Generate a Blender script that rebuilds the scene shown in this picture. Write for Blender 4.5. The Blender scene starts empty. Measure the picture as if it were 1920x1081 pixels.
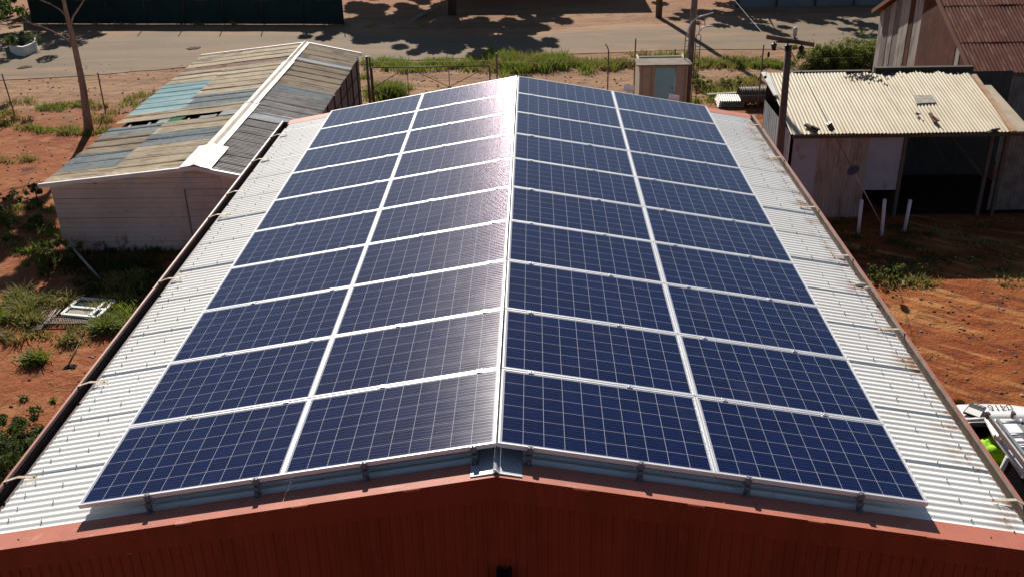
import bpy, math, random
from mathutils import Vector as V, Matrix
from mathutils import noise as mnoise
random.seed(7)
R = random.Random(11)
SC = bpy.context.scene
COL = SC.collection
rad = math.radians

# ------------------------------------------------------------------ camera
F, CX, CY, CZ, PITCH, YAW, ROLL, A = 1850., .2896, -5.669, 4.0045, .4605, -.0283, -.0210, .1734
PL, PW, VG, HG = 1.548, .992, .02, .004
GZ = -5.5
CA, SA = math.cos(A), math.sin(A)
C0 = V((CX, CY, CZ))
cp, sp, cw, sw = math.cos(PITCH), math.sin(PITCH), math.cos(YAW), math.sin(YAW)
FW = V((sw*cp, cw*cp, -sp)); r0 = V((cw, -sw, 0)); u0 = r0.cross(FW)
RR = r0*math.cos(ROLL) + u0*math.sin(ROLL); UU = -r0*math.sin(ROLL) + u0*math.cos(ROLL)
cd = bpy.data.cameras.new('camera'); cam = bpy.data.objects.new('camera', cd); COL.objects.link(cam)
cd.sensor_width = 36; cd.lens = F/1920*36; cd.clip_start = .1; cd.clip_end = 2000
m = Matrix.Identity(4)
for i in range(3):
    m[i][0] = RR[i]; m[i][1] = UU[i]; m[i][2] = -FW[i]; m[i][3] = C0[i]
cam.matrix_world = m
SC.camera = cam

def ray(x, y): return (FW + RR*((x-960)/F) - UU*((y-540.5)/F))
def gp(x, y, z=GZ):
    d = ray(x, y); return C0 + d*((z-CZ)/d.z)
def at(x, y, Y):
    d = ray(x, y); return C0 + d*((Y-CY)/d.y)
def atx(x, y, X):
    d = ray(x, y); return C0 + d*((X-CX)/d.x)

# ------------------------------------------------------------------ materials
MATS = {}
class NT:
    def __init__(s, name):
        s.m = bpy.data.materials.new(name); s.m.use_nodes = True
        s.t = s.m.node_tree; s.n = s.t.nodes; s.b = s.n['Principled BSDF']; s.o = s.n['Material Output']
        s.geo = s.n.new('ShaderNodeNewGeometry'); s.pos = s.geo.outputs['Position']
    def l(s, a, b): s.t.links.new(a, b)
    def _in(s, sock, v):
        if isinstance(v, bpy.types.NodeSocket): s.l(v, sock)
        elif isinstance(v, (tuple, list)): sock.default_value = tuple(v) + ((1,) if len(v) == 3 and len(sock.default_value) == 4 else ())
        else: sock.default_value = v
    def noise(s, scale, detail=4, rough=.6, stretch=None, vec=None, dist=0):
        v = vec or s.pos
        if stretch:
            mp = s.n.new('ShaderNodeMapping'); mp.inputs['Scale'].default_value = stretch
            s.l(v, mp.inputs['Vector']); v = mp.outputs[0]
        n = s.n.new('ShaderNodeTexNoise'); n.inputs['Scale'].default_value = scale
        n.inputs['Detail'].default_value = detail; n.inputs['Roughness'].default_value = rough
        n.inputs['Distortion'].default_value = dist
        s.l(v, n.inputs['Vector']); return n.outputs['Fac']
    def voro(s, scale, vec=None, feat='F1', out='Distance'):
        n = s.n.new('ShaderNodeTexVoronoi'); n.inputs['Scale'].default_value = scale; n.feature = feat
        s.l(vec or s.pos, n.inputs['Vector']); return n.outputs[out]
    def step(s, v, a, b):
        n = s.n.new('ShaderNodeMapRange'); n.interpolation_type = 'SMOOTHSTEP'
        s._in(n.inputs[0], v); n.inputs[1].default_value = a; n.inputs[2].default_value = b; return n.outputs[0]
    def mix(s, f, a, b, mode='MIX'):
        n = s.n.new('ShaderNodeMix'); n.data_type = 'RGBA'; n.blend_type = mode
        s._in(n.inputs[0], f); s._in(n.inputs[6], a); s._in(n.inputs[7], b); return n.outputs[2]
    def mth(s, op, a, b=None, c=None):
        n = s.n.new('ShaderNodeMath'); n.operation = op; s._in(n.inputs[0], a)
        if b is not None: s._in(n.inputs[1], b)
        if c is not None: s._in(n.inputs[2], c)
        return n.outputs[0]
    def sep(s, v=None):
        n = s.n.new('ShaderNodeSeparateXYZ'); s.l(v or s.pos, n.inputs[0]); return n.outputs
    def bump(s, h, strength=.4, dist=.02):
        n = s.n.new('ShaderNodeBump'); n.inputs['Strength'].default_value = strength; n.inputs['Distance'].default_value = dist
        s.l(h, n.inputs['Height']); s.l(n.outputs[0], s.b.inputs['Normal']); return n.outputs[0]
    def fin(s, col, rough=.7, metal=0., spec=.5):
        s._in(s.b.inputs['Base Color'], col); s._in(s.b.inputs['Roughness'], rough)
        s._in(s.b.inputs['Metallic'], metal); s.b.inputs['Specular IOR Level'].default_value = spec
        return s.m

def simple(name, c, rough=.7, metal=0., c2=None, scale=3, lo=.4, hi=.65, stretch=None, bump=0, bs=40, spec=.4, c3=None, s3=20):
    if name in MATS: return MATS[name]
    t = NT(name)
    c2 = c2 or tuple(x*.8 for x in c)
    col = t.mix(t.step(t.noise(scale, stretch=stretch), lo, hi), c, c2)
    if c3: col = t.mix(t.step(t.noise(s3, 3, .7, stretch=stretch), .58, .68), col, c3)
    if bump: t.bump(t.noise(bs), bump, .01)
    MATS[name] = t.fin(col, rough, metal, spec); return MATS[name]

RED = simple('red_paint_shaded', (.22, .035, .015), .55, c2=(.18, .028, .012), scale=1.6, spec=.2, stretch=(3, 1, .5), c3=(.235, .040, .018), s3=5)  # the gable's shade is put into this darker red
REDTOP = simple('red_paint_lit', (.52, .175, .115), .6, c2=(.46, .150, .098), scale=3, c3=(.55, .24, .18), s3=5, spec=.3)  # same red made lighter to stand for the sunlit top strip
ALU = simple('aluminium', (.78, .78, .78), .35, .75, c2=(.70, .70, .71), scale=9)
FRAME = simple('panel_frame_anodised', (.84, .84, .85), .42, .35, c2=(.78, .78, .79), scale=6)
ZINC = simple('zincalume', (.42, .45, .49), .45, .3, c2=(.36, .39, .43), scale=5)
BLACK = simple('black_plastic', (.012, .012, .013), .5)
DARKM = simple('dark_metal', (.05, .045, .04), .6, .3, c2=(.09, .05, .03), scale=12)
GALV = simple('galvanised_pipe', (.20, .17, .14), .6, .3, c2=(.14, .08, .05), scale=12)
WOOD = simple('weathered_pole_wood', (.15, .11, .085), .9, c2=(.08, .06, .045), scale=4, stretch=(12, 12, 1), bump=.4)
BARK = simple('bark', (.30, .21, .16), .9, c2=(.19, .12, .09), scale=4, stretch=(6, 6, 1.2), bump=.5, c3=(.38, .30, .24), s3=5)
DARKBARK = simple('dark_bark', (.06, .04, .03), .95, c2=(.10, .07, .05), scale=5, stretch=(6, 6, 1), bump=.5)
WHITE = simple('white_paint', (.78, .77, .74), .5, c2=(.70, .68, .64), scale=4)
CARW = simple('car_white', (.80, .80, .80), .22, c2=(.78, .78, .78), scale=2)
GLASSD = simple('dark_glass', (.01, .012, .014), .08, spec=.6)
LIME = simple('lime_fabric', (.42, .78, .02), .85, c2=(.20, .50, .02), scale=9, bump=.6, bs=30)
CONC = simple('pale_concrete', (.42, .38, .33), .9, c2=(.30, .26, .22), scale=7, bump=.3)
PVC = simple('pale_bracket', (.62, .56, .46), .6, c2=(.48, .36, .24), scale=14)
RUBBER = simple('tyre_rubber', (.02, .018, .017), .85, c2=(.05, .03, .02), scale=9)
GREENCLOTH = simple('dark_green_shadecloth', (.010, .030, .028), .9, c2=(.008, .022, .022), scale=1.5, stretch=(1, 1, .5))

def leafmat(name, a, b, c):
    t = NT(name)
    f = t.step(t.noise(1.3, 3), .35, .65); g = t.step(t.noise(14, 2), .4, .62)
    t.fin(t.mix(g, t.mix(f, a, b), c), .7, 0, .25)
    t.b.inputs['Subsurface Weight'].default_value = 0
    tr = t.n.new('ShaderNodeBsdfTranslucent'); mx = t.n.new('ShaderNodeMixShader'); mx.inputs[0].default_value = .3
    tr.inputs['Color'].default_value = (b[0]*1.6, b[1]*1.6, b[2]*1.2, 1)
    t.l(t.b.outputs[0], mx.inputs[1]); t.l(tr.outputs[0], mx.inputs[2]); t.l(mx.outputs[0], t.o.inputs[0])
    return t.m
GRASS = leafmat('grass_green', (.10, .17, .025), (.17, .21, .04), (.24, .24, .07))
GRASSDRY = leafmat('grass_dry', (.15, .15, .04), (.22, .19, .07), (.30, .23, .11))
BUSH = leafmat('bush_green', (.06, .11, .018), (.12, .15, .03), (.19, .20, .05))
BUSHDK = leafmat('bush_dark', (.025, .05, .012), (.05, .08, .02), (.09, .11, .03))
LEAF = leafmat('gum_leaf', (.04, .07, .02), (.07, .10, .03), (.12, .13, .05))

# ground
t = NT('red_dirt')
x, y, z = t.sep()
red = t.mix(t.step(t.noise(.35, 5), .38, .62), (.32, .105, .040), (.25, .070, .025))
red = t.mix(t.step(t.noise(1.4, 6, .7), .46, .62), red, (.36, .145, .06))
red = t.mix(t.step(t.noise(.8, 6, .7, stretch=(1, .6, 1)), .55, .70), red, (.14, .052, .028))
side = t.step(x, 3, 8)
org = t.mix(t.step(t.noise(.9, 6, .65, stretch=(.5, 1.2, 1)), .42, .62), (.24, .058, .015), (.32, .105, .027))
org = t.mix(t.step(t.noise(2.6, 6, .7), .54, .66), org, (.13, .033, .014))
qa = t.mth('SUBTRACT', t.mth('MULTIPLY', x, .8), t.mth('MULTIPLY', y, .6)); qb = t.mth('ADD', t.mth('MULTIPLY', y, .8), t.mth('MULTIPLY', x, .6))
cx_ = t.n.new('ShaderNodeCombineXYZ'); t.l(t.mth('MULTIPLY', qa, .35), cx_.inputs[0]); t.l(t.mth('MULTIPLY', qb, 2.2), cx_.inputs[1])
trk = t.noise(1.0, 5, .62, vec=cx_.outputs[0], dist=.3)
org = t.mix(t.mth('MULTIPLY', t.step(trk, .50, .62), .8), org, (.46, .215, .07))
org = t.mix(t.mth('MULTIPLY', t.step(t.noise(1.7, 5, .7, vec=cx_.outputs[0]), .54, .64), .75), org, (.11, .030, .014))
red = t.mix(side, red, org)
far = t.mix(t.step(t.noise(.55, 6, .65, stretch=(.35, 1.4, 1)), .40, .62), (.36, .21, .120), (.27, .145, .082))
far = t.mix(t.step(t.noise(3.5, 6, .75), .54, .66), far, (.19, .115, .075))
wob = t.mth('ADD', y, t.mth('MULTIPLY', t.mth('SUBTRACT', t.noise(.5, 4), .5), 5.))
base = t.mix(t.step(wob, 25.5, 29.5), red, far)
base = t.mix(t.step(wob, 44.5, 47.), base, (.34, .16, .088))
litter = t.mth('MULTIPLY', t.step(t.noise(24, 3, .7), .60, .67), t.step(t.noise(.9, 3), .42, .6))
base = t.mix(litter, base, (.10, .055, .03))
base = t.mix(t.mth('MULTIPLY', t.step(t.noise(37, 2, .7), .64, .69), .7), base, (.46, .33, .22))
base = t.mix(t.mth('MULTIPLY', t.step(t.noise(1.1, 4, .6, stretch=(1, 1, 1)), .58, .72), t.step(y, 24, 26)), base, (.19, .13, .08))
t.bump(t.mth('ADD', t.mth('MULTIPLY', t.noise(2.2, 6, .6), 1.4), t.mth('MULTIPLY', t.noise(18, 4, .7), .35)), .9, .10)
DIRT = t.fin(base, .95, 0, .15)

t = NT('worn_asphalt')
at_ = t.n.new('ShaderNodeAttribute'); at_.attribute_name = 'edge'
e = t.mth('ADD', at_.outputs['Fac'], t.mth('MULTIPLY', t.mth('SUBTRACT', t.noise(.7, 6, .7, stretch=(.5, 1.3, 1)), .5), 1.3))
grey = t.mix(t.step(t.noise(.5, 5, .6, stretch=(.25, 1.5, 1)), .4, .62), (.215, .155, .098), (.165, .120, .078))
grey = t.mix(t.step(t.noise(22, 3, .7), .5, .66), grey, (.235, .19, .14))
dirt = t.mix(t.step(t.noise(1.1, 5, .7, stretch=(.5, 1, 1)), .4, .65), (.33, .20, .115), (.27, .145, .082))
t.bump(t.noise(30, 3, .7), .4, .02)
grey = t.mix(t.mth('MULTIPLY', t.step(t.noise(.45, 6, .7, stretch=(.22, 1.6, 1)), .50, .64), .8), grey, dirt)
ASPH = t.fin(t.mix(t.step(e, .18, .55), dirt, grey), .9, 0, .2)

# painted corrugated roof of the main shed
t = NT('cream_colorbond')
x, y, z = t.sep()
c = t.mix(t.step(t.noise(1.0, 4, .6, stretch=(.4, 2, 1)), .4, .65), (.90, .885, .84), (.85, .83, .78))
rust = t.mth('MULTIPLY', t.step(t.noise(2.4, 5, .75, stretch=(1, 1, 1)), .46, .64), t.step(x, 3.45, 3.86))
c = t.mix(rust, c, (.40, .20, .09))
c = t.mix(t.mth('MULTIPLY', t.step(t.noise(9, 4, .7), .6, .72), .35), c, (.45, .40, .34))
ROOFM = t.fin(c, .45, 0, .4)

def roofmat(name, a, b, streak=(.12, .09, .05), am=.6, sx=(1, 12, 1), rough=.75, metal=0., lo=.50, flake=None):
    t = NT(name)
    c = t.mix(t.step(t.noise(1.2, 5, .65, stretch=sx), .38, .62), a, b)
    c = t.mix(t.mth('MULTIPLY', t.step(t.noise(2.5, 5, .7, stretch=(sx[0]*.35, sx[1]*.35, sx[2])), lo, lo+.12), am), c, streak)
    c = t.mix(t.mth('MULTIPLY', t.step(t.noise(1.1, 4, .6), .5, .75), .22), c, streak)
    if flake: c = t.mix(t.step(t.noise(5, 6, .8, stretch=(sx[0]*1.5, sx[1]*.4, 1)), .50, .60), c, flake)
    return t.fin(c, rough, metal, .3)
TAN = roofmat('tan_roof', (.90, .75, .51), (.76, .61, .41), (.30, .21, .125), .8)
TAN2 = roofmat('tan_roof_dirty', (.66, .52, .34), (.52, .40, .26), (.22, .16, .11), .85)
CYAN = roofmat('pale_cyan_roof', (.60, .82, .79), (.52, .73, .71), (.33, .45, .44), .6)
BLUEG = roofmat('blue_grey_roof', (.46, .50, .47), (.31, .36, .36), (.15, .16, .15), .8, flake=(.52, .52, .48))
GREYR = roofmat('grey_rust_roof', (.60, .555, .50), (.43, .39, .34), (.17, .14, .12), .8)
WHR = roofmat('white_sheet_roof', (.84, .85, .81), (.72, .74, .70), (.45, .45, .42), .6)
REDR = roofmat('red_brown_roof', (.38, .18, .13), (.32, .145, .105), (.2, .09, .07), .5)
GREENR = simple('green_plastic_sheet', (.03, .34, .14), .4, c2=(.03, .28, .12))
CREAM = roofmat('cream_roof', (.64, .56, .40), (.57, .48, .32), (.42, .27, .13), .55, (6, .7, 1), .6, lo=.56)
RUST = roofmat('rusty_roof', (.185, .046, .024), (.12, .032, .018), (.34, .17, .115), .6, (7, 1, 1), .85, lo=.5)
RUSTW = roofmat('rusty_wall', (.125, .040, .020), (.080, .026, .014), (.20, .08, .042), .5, (1, 1.5, .8), .9, lo=.56)
BARNW = roofmat('grey_corrugated_wall', (.23, .235, .23), (.17, .17, .165), (.12, .08, .06), .5, (4, 1, .5), .7)
TIMB = roofmat('weathered_plank', (.44, .415, .38), (.35, .325, .29), (.14, .11, .09), .7, (1, 6, .6), .9)
LAV = simple('lavender_sheet', (.30, .31, .365), .7, c2=(.255, .265, .31), scale=1.5, c3=(.24, .20, .19), s3=4)
PINKW = roofmat('pink_brown_wall', (.36, .315, .29), (.29, .255, .235), (.20, .15, .12), .7, (5, 1, .6), .7)
BLUEW = simple('pale_blue_wall', (.36, .42, .44), .7, c2=(.30, .34, .36), scale=2, c3=(.25, .20, .16), s3=5)
CAPW = simple('ridge_cap_cream', (.66, .60, .51), .6, c2=(.56, .49, .40), scale=3, c3=(.40, .32, .24), s3=8)
CAPW2 = simple('ridge_cap_white', (.78, .73, .66), .5, c2=(.74, .69, .62), scale=3)
# fibro / weatherboard front wall of left shed
t = NT('whitewashed_boards')
x, y, z = t.sep()
c = t.mix(t.step(t.noise(1.1, 5, .65), .4, .62), (.60, .54, .48), (.53, .47, .415))
c = t.mix(t.mth('MULTIPLY', t.step(t.noise(3, 6, .75, stretch=(.6, 1, 3)), .56, .66), .6), c, (.33, .28, .24))
c = t.mix(t.mth('MULTIPLY', t.step(t.noise(1.6, 4), .58, .68), t.step(z, -4.0, -3.7)), c, (.42, .50, .52))
c = t.mix(t.mth('MULTIPLY', t.step(t.noise(5, 5, .7, stretch=(1, 1, .5)), .50, .62), t.step(z, -4.9, -5.35)), c, (.22, .13, .085))
c = t.mix(t.mth('MULTIPLY', t.step(t.noise(14, 4, .7, stretch=(.4, 1, 1.6)), .64, .68), .8), c, (.12, .09, .075))
BOARDS = t.fin(c, .8, 0, .2)
HUTW = simple('hut_tan', (.50, .45, .33), .8, c2=(.44, .39, .285), scale=3)
HUTB = simple('hut_blue_door', (.30, .64, .66), .6, c2=(.26, .57, .60), scale=2, c3=(.40, .56, .54), s3=6)
HUTR = simple('hut_roof_fibro', (.24, .19, .145), .9, c2=(.17, .135, .10), scale=4)

# solar cell faces
def cellmat():
    t = NT('solar_cells'); t.m.name = 'solar_cells'
    uvn = t.n.new('ShaderNodeUVMap'); uvn.uv_map = 'uv'
    u, v, _ = t.sep(uvn.outputs[0])
    W, H, mg = PL-.024, PW-.024, .014
    pu, pv = (W-2*mg)/10, (H-2*mg)/6
    cu = t.mth('DIVIDE', t.mth('SUBTRACT', u, mg), pu); cv = t.mth('DIVIDE', t.mth('SUBTRACT', v, mg), pv)
    fu = t.mth('FRACT', cu); fv = t.mth('FRACT', cv)
    du = t.mth('MULTIPLY', t.mth('MINIMUM', fu, t.mth('SUBTRACT', 1, fu)), pu)
    dv = t.mth('MULTIPLY', t.mth('MINIMUM', fv, t.mth('SUBTRACT', 1, fv)), pv)
    gap = t.mth('MAXIMUM', t.mth('LESS_THAN', du, .0016), t.mth('LESS_THAN', dv, .0014))
    outu = t.mth('MAXIMUM', t.mth('LESS_THAN', u, mg), t.mth('GREATER_THAN', u, W-mg))
    outv = t.mth('MAXIMUM', t.mth('LESS_THAN', v, mg), t.mth('GREATER_THAN', v, H-mg))
    marg = t.mth('MAXIMUM', outu, outv)
    fb = t.mth('FRACT', t.mth('MULTIPLY', fv, 4.))
    bus = t.mth('LESS_THAN', t.mth('ABSOLUTE', t.mth('SUBTRACT', fb, .5)), .034)
    # per-cell tone and crystal grain
    cid = t.n.new('ShaderNodeCombineXYZ'); t.l(t.mth('FLOOR', cu), cid.inputs[0]); t.l(t.mth('FLOOR', cv), cid.inputs[1])
    oi = t.n.new('ShaderNodeObjectInfo'); t.l(t.mth('MULTIPLY', oi.outputs['Random'], 77), cid.inputs[2])
    wn = t.n.new('ShaderNodeTexWhiteNoise'); t.l(cid.outputs[0], wn.inputs[0])
    blue = t.mix(wn.outputs[0], (.0017, .0044, .033), (.0030, .0074, .048))
    blue = t.mix(t.mth('MULTIPLY', t.voro(55, uvn.outputs[0], out='Color'), .35), blue, (.006, .020, .085))
    base = t.mix(t.mth('MAXIMUM', gap, marg), blue, (.41, .42, .46))
    dirt = t.step(t.noise(1.7, 5, .7), .5, .75)
    base = t.mix(t.mth('MULTIPLY', dirt, .035), base, (.35, .30, .27))
    sp_ = t.mth('MULTIPLY', t.step(t.voro(1.7), .020, .012), t.step(t.noise(.8, 2), .5, .52))
    base = t.mix(t.mth('MULTIPLY', sp_, .7), base, (.55, .54, .50))
    base = t.mix(t.mth('MULTIPLY', t.step(t.noise(4, 5, .8, stretch=(.5, 3, 1)), .64, .74), .05), base, (.4, .36, .33))
    rg = t.mth('ADD', .09, t.mth('MULTIPLY', t.noise(3, 3), .05))
    t.fin(base, rg, 0, .42)
    t.b.inputs['IOR'].default_value = 1.45
    tan = t.n.new('ShaderNodeTangent'); tan.direction_type = 'UV_MAP'; tan.uv_map = 'uv'
    g = t.n.new('ShaderNodeBsdfAnisotropic'); g.distribution = 'GGX'
    g.inputs['Color'].default_value = (.92, .76, .85, 1); g.inputs['Roughness'].default_value = BUSR
    g.inputs['Anisotropy'].default_value = ANI
    t.l(tan.outputs[0], g.inputs['Tangent'])
    g2 = t.n.new('ShaderNodeBsdfAnisotropic'); g2.inputs['Color'].default_value = (.95, .78, .88, 1)
    g2.inputs['Roughness'].default_value = CELR; g2.inputs['Anisotropy'].default_value = ANI
    t.l(tan.outputs[0], g2.inputs['Tangent'])
    mx0 = t.n.new('ShaderNodeMixShader'); mx0.inputs[0].default_value = CELW
    t.l(t.b.outputs[0], mx0.inputs[1]); t.l(g2.outputs[0], mx0.inputs[2])
    mx = t.n.new('ShaderNodeMixShader')
    t.l(t.mth('MULTIPLY', t.mth('MULTIPLY', bus, t.mth('SUBTRACT', 1, t.mth('MAXIMUM', gap, marg))), BUSW), mx.inputs[0])
    t.l(mx0.outputs[0], mx.inputs[1]); t.l(g.outputs[0], mx.inputs[2]); t.l(mx.outputs[0], t.o.inputs[0])
    return t.m
ANI, BUSR, BUSW, CELR, CELW = .66, .35, .36, .42, .0022
CELLS = cellmat()

# ------------------------------------------------------------------ mesh helpers
class MB:
    def __init__(s): s.v = []; s.f = []; s.mi = []; s.uv = {}; s.mats = []; s.sm = []
    def quad(s, a, b, c, d, m=0, uv=None):
        i = len(s.v); s.v += [tuple(a), tuple(b), tuple(c), tuple(d)]; s.f.append((i, i+1, i+2, i+3)); s.mi.append(m); s.sm.append(False)
        if uv: s.uv[len(s.f)-1] = uv
    def tri(s, a, b, c, m=0):
        i = len(s.v); s.v += [tuple(a), tuple(b), tuple(c)]; s.f.append((i, i+1, i+2)); s.mi.append(m); s.sm.append(False)
    def face(s, pts, m=0):
        i = len(s.v); s.v += [tuple(p) for p in pts]; s.f.append(tuple(range(i, i+len(pts)))); s.mi.append(m); s.sm.append(False)
    def obox(s, o, a, b, c, m=0):
        """box spanned from corner o by the vectors a, b, c"""
        o, a, b, c = V(o), V(a), V(b), V(c)
        if a.cross(b).dot(c) < 0: a, b = b, a
        p = [o, o+a, o+a+b, o+b, o+c, o+a+c, o+a+b+c, o+b+c]
        i = len(s.v); s.v += [tuple(q) for q in p]
        for f in ((0, 3, 2, 1), (4, 5, 6, 7), (0, 1, 5, 4), (1, 2, 6, 5), (2, 3, 7, 6), (3, 0, 4, 7)):
            s.f.append(tuple(i+k for k in f)); s.mi.append(m); s.sm.append(False)
    def box(s, x0, x1, y0, y1, z0, z1, m=0): s.obox((x0, y0, z0), (x1-x0, 0, 0), (0, y1-y0, 0), (0, 0, z1-z0), m)
    def prism(s, pts, ext, m=0):
        ext = V(ext); n = len(pts); i = len(s.v)
        s.v += [tuple(V(p)) for p in pts] + [tuple(V(p)+ext) for p in pts]
        s.f.append(tuple(i+k for k in range(n))[::-1]); s.f.append(tuple(i+n+k for k in range(n)))
        for k in range(n): s.f.append((i+k, i+(k+1) % n, i+n+(k+1) % n, i+n+k))
        s.mi += [m]*(n+2); s.sm += [False]*(n+2)
    def tube(s, pts, rads, n=8, m=0, cap=True):
        pts = [V(p) for p in pts]
        if not isinstance(rads, (list, tuple)): rads = [rads]*len(pts)
        base = len(s.v); prev = None
        for k, p in enumerate(pts):
            d = (pts[min(k+1, len(pts)-1)] - pts[max(k-1, 0)]).normalized()
            if prev is None:
                a = d.orthogonal().normalized()
            else:
                a = (prev - d*prev.dot(d))
                a = a.normalized() if a.length > 1e-6 else d.orthogonal().normalized()
            prev = a; b = d.cross(a)
            for q in range(n):
                th = 2*math.pi*q/n; s.v.append(tuple(p + (a*math.cos(th) + b*math.sin(th))*rads[k]))
        for k in range(len(pts)-1):
            for q in range(n):
                s.f.append((base+k*n+q, base+k*n+(q+1) % n, base+(k+1)*n+(q+1) % n, base+(k+1)*n+q)); s.mi.append(m); s.sm.append(n > 5)
        if cap:
            s.f.append(tuple(base+q for q in range(n))[::-1]); s.f.append(tuple(base+(len(pts)-1)*n+q for q in range(n)))
            s.mi += [m, m]; s.sm += [False, False]
    def bar(s, a, b, w, h=None, up=(0, 0, 1), m=0):
        a, b = V(a), V(b); d = (b-a); h = h or w
        sd = d.cross(V(up)); 
        if sd.length < 1e-5: sd = d.cross(V((1, 0, 0)))
        sd.normalize(); u = sd.cross(d).normalized()
        s.obox(a - sd*w/2 - u*h/2, d, sd*w, u*h, m)
    def sphere(s, c, r, n=10, k=6, sc=(1, 1, 1), m=0):
        c = V(c); base = len(s.v)
        for i in range(k+1):
            ph = math.pi*i/k
            for j in range(n):
                th = 2*math.pi*j/n
                s.v.append((c.x+r*sc[0]*math.sin(ph)*math.cos(th), c.y+r*sc[1]*math.sin(ph)*math.sin(th), c.z+r*sc[2]*math.cos(ph)))
        for i in range(k):
            for j in range(n):
                s.f.append((base+i*n+j, base+(i+1)*n+j, base+(i+1)*n+(j+1) % n, base+i*n+(j+1) % n)); s.mi.append(m); s.sm.append(True)
    def loft(s, rings, m=0, cap=True, smooth=True):
        base = len(s.v); n = len(rings[0])
        for r_ in rings: s.v += [tuple(p) for p in r_]
        for k in range(len(rings)-1):
            for q in range(n):
                s.f.append((base+k*n+q, base+k*n+(q+1) % n, base+(k+1)*n+(q+1) % n, base+(k+1)*n+q)); s.mi.append(m); s.sm.append(smooth)
        if cap:
            s.f.append(tuple(base+q for q in range(n))[::-1]); s.f.append(tuple(base+(len(rings)-1)*n+q for q in range(n))); s.mi += [m, m]; s.sm += [False, False]
    def corr(s, O, Ad, Bd, La, Lb, pitch=.076, amp=.009, seg=6, nb=1, sheet=.762, lap=.0035, jag0=0, jag1=0, hole=None, m=0, wob=0, ph0=0.):
        """corrugated sheet: waves run across Ad, flutes run along Bd"""
        O, Ad, Bd = V(O), V(Ad).normalized(), V(Bd).normalized(); n = Ad.cross(Bd).normalized()
        if n.z < -1e-4: n = -n
        na = max(4, int(round(La/pitch*seg))); base = len(s.v); rj = random.Random(int(La*1000)+int(Lb*77))
        j0 = [rj.uniform(0, jag0) for _ in range(int(La/sheet)+2)]; j1 = [rj.uniform(0, jag1) for _ in range(int(La/sheet)+2)]
        sk = [rj.uniform(.35, 1.5) for _ in range(int(La/sheet)+2)]
        for i in range(na+1):
            a = La*i/na; k = int(a/sheet+1e-6); fr = a/sheet-k
            off = amp*math.sin(2*math.pi*a/pitch+ph0) + lap*sk[k]*fr
            b0, b1 = j0[k], Lb - j1[k]
            for j in range(nb+1):
                b = b0 + (b1-b0)*j/nb
                w = wob*mnoise.noise(V((a*1.3+O.x, b*1.1+O.y, 3.1))) if wob else 0
                s.v.append(tuple(O + Ad*a + Bd*b + n*(off+w)))
        for i in range(na):
            for j in range(nb):
                if hole and hole(La*(i+.5)/na, Lb*(j+.5)/nb): continue
                q = base+i*(nb+1)+j
                s.f.append((q, q+nb+1, q+nb+2, q+1)); s.mi.append(m); s.sm.append(True)
    def build(s, name, mats, parent=None, smooth=None):
        me = bpy.data.meshes.new(name); me.from_pydata(s.v, [], s.f)
        if not isinstance(mats, (list, tuple)): mats = [mats]
        for q in mats: me.materials.append(q)
        me.polygons.foreach_set('material_index', s.mi)
        me.polygons.foreach_set('use_smooth', s.sm if smooth is None else [smooth]*len(s.f))
        if s.uv:
            ul = me.uv_layers.new(name='uv')
            for fi, uv in s.uv.items():
                for k, li in enumerate(me.polygons[fi].loop_indices): ul.data[li].uv = uv[k]
        me.update()
        o = bpy.data.objects.new(name, me); COL.objects.link(o)
        if parent is not None:
            o.parent = parent; o.matrix_parent_inverse = parent.matrix_world.inverted() if False else Matrix.Translation(-parent.location)
        return o

def tag(o, label=None, cat=None, group=None, kind=None):
    if label: o['label'] = label
    if cat: o['category'] = cat
    if group: o['group'] = group
    if kind: o['kind'] = kind
    return o
def thing(name, loc, label, cat, group=None):
    o = bpy.data.objects.new(name, None); o.location = loc; o.empty_display_size = .2; COL.objects.link(o)
    return tag(o, label, cat, group)
def struct(o): o['kind'] = 'structure'; return o

# ------------------------------------------------------------------ world, sun
AZ, EL = -11., 33.
w = bpy.data.worlds.new('World'); SC.world = w; w.use_nodes = True
sk = w.node_tree.nodes.new('ShaderNodeTexSky'); sk.sky_type = 'NISHITA'; sk.sun_disc = False
sk.sun_elevation = rad(EL); sk.sun_rotation = rad(AZ); sk.air_density = .8; sk.dust_density = .3; sk.ozone_density = 1.
w.node_tree.links.new(sk.outputs[0], w.node_tree.nodes['Background'].inputs[0])
w.node_tree.nodes['Background'].inputs[1].default_value = .05
sd = bpy.data.lights.new('sun', 'SUN'); sd.energy = 5.0; sd.angle = rad(.53); sd.color = (1, .93, .84)
so = bpy.data.objects.new('sun', sd); COL.objects.link(so)
SUN = V((math.sin(rad(AZ))*math.cos(rad(EL)), math.cos(rad(AZ))*math.cos(rad(EL)), math.sin(rad(EL))))
so.rotation_euler = SUN.to_track_quat('Z', 'Y').to_euler(); so.location = (0, 0, 30)
SC.view_settings.view_transform = 'Standard'; SC.view_settings.look = 'None'
SC.view_settings.exposure = .40; SC.view_settings.gamma = 1

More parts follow.
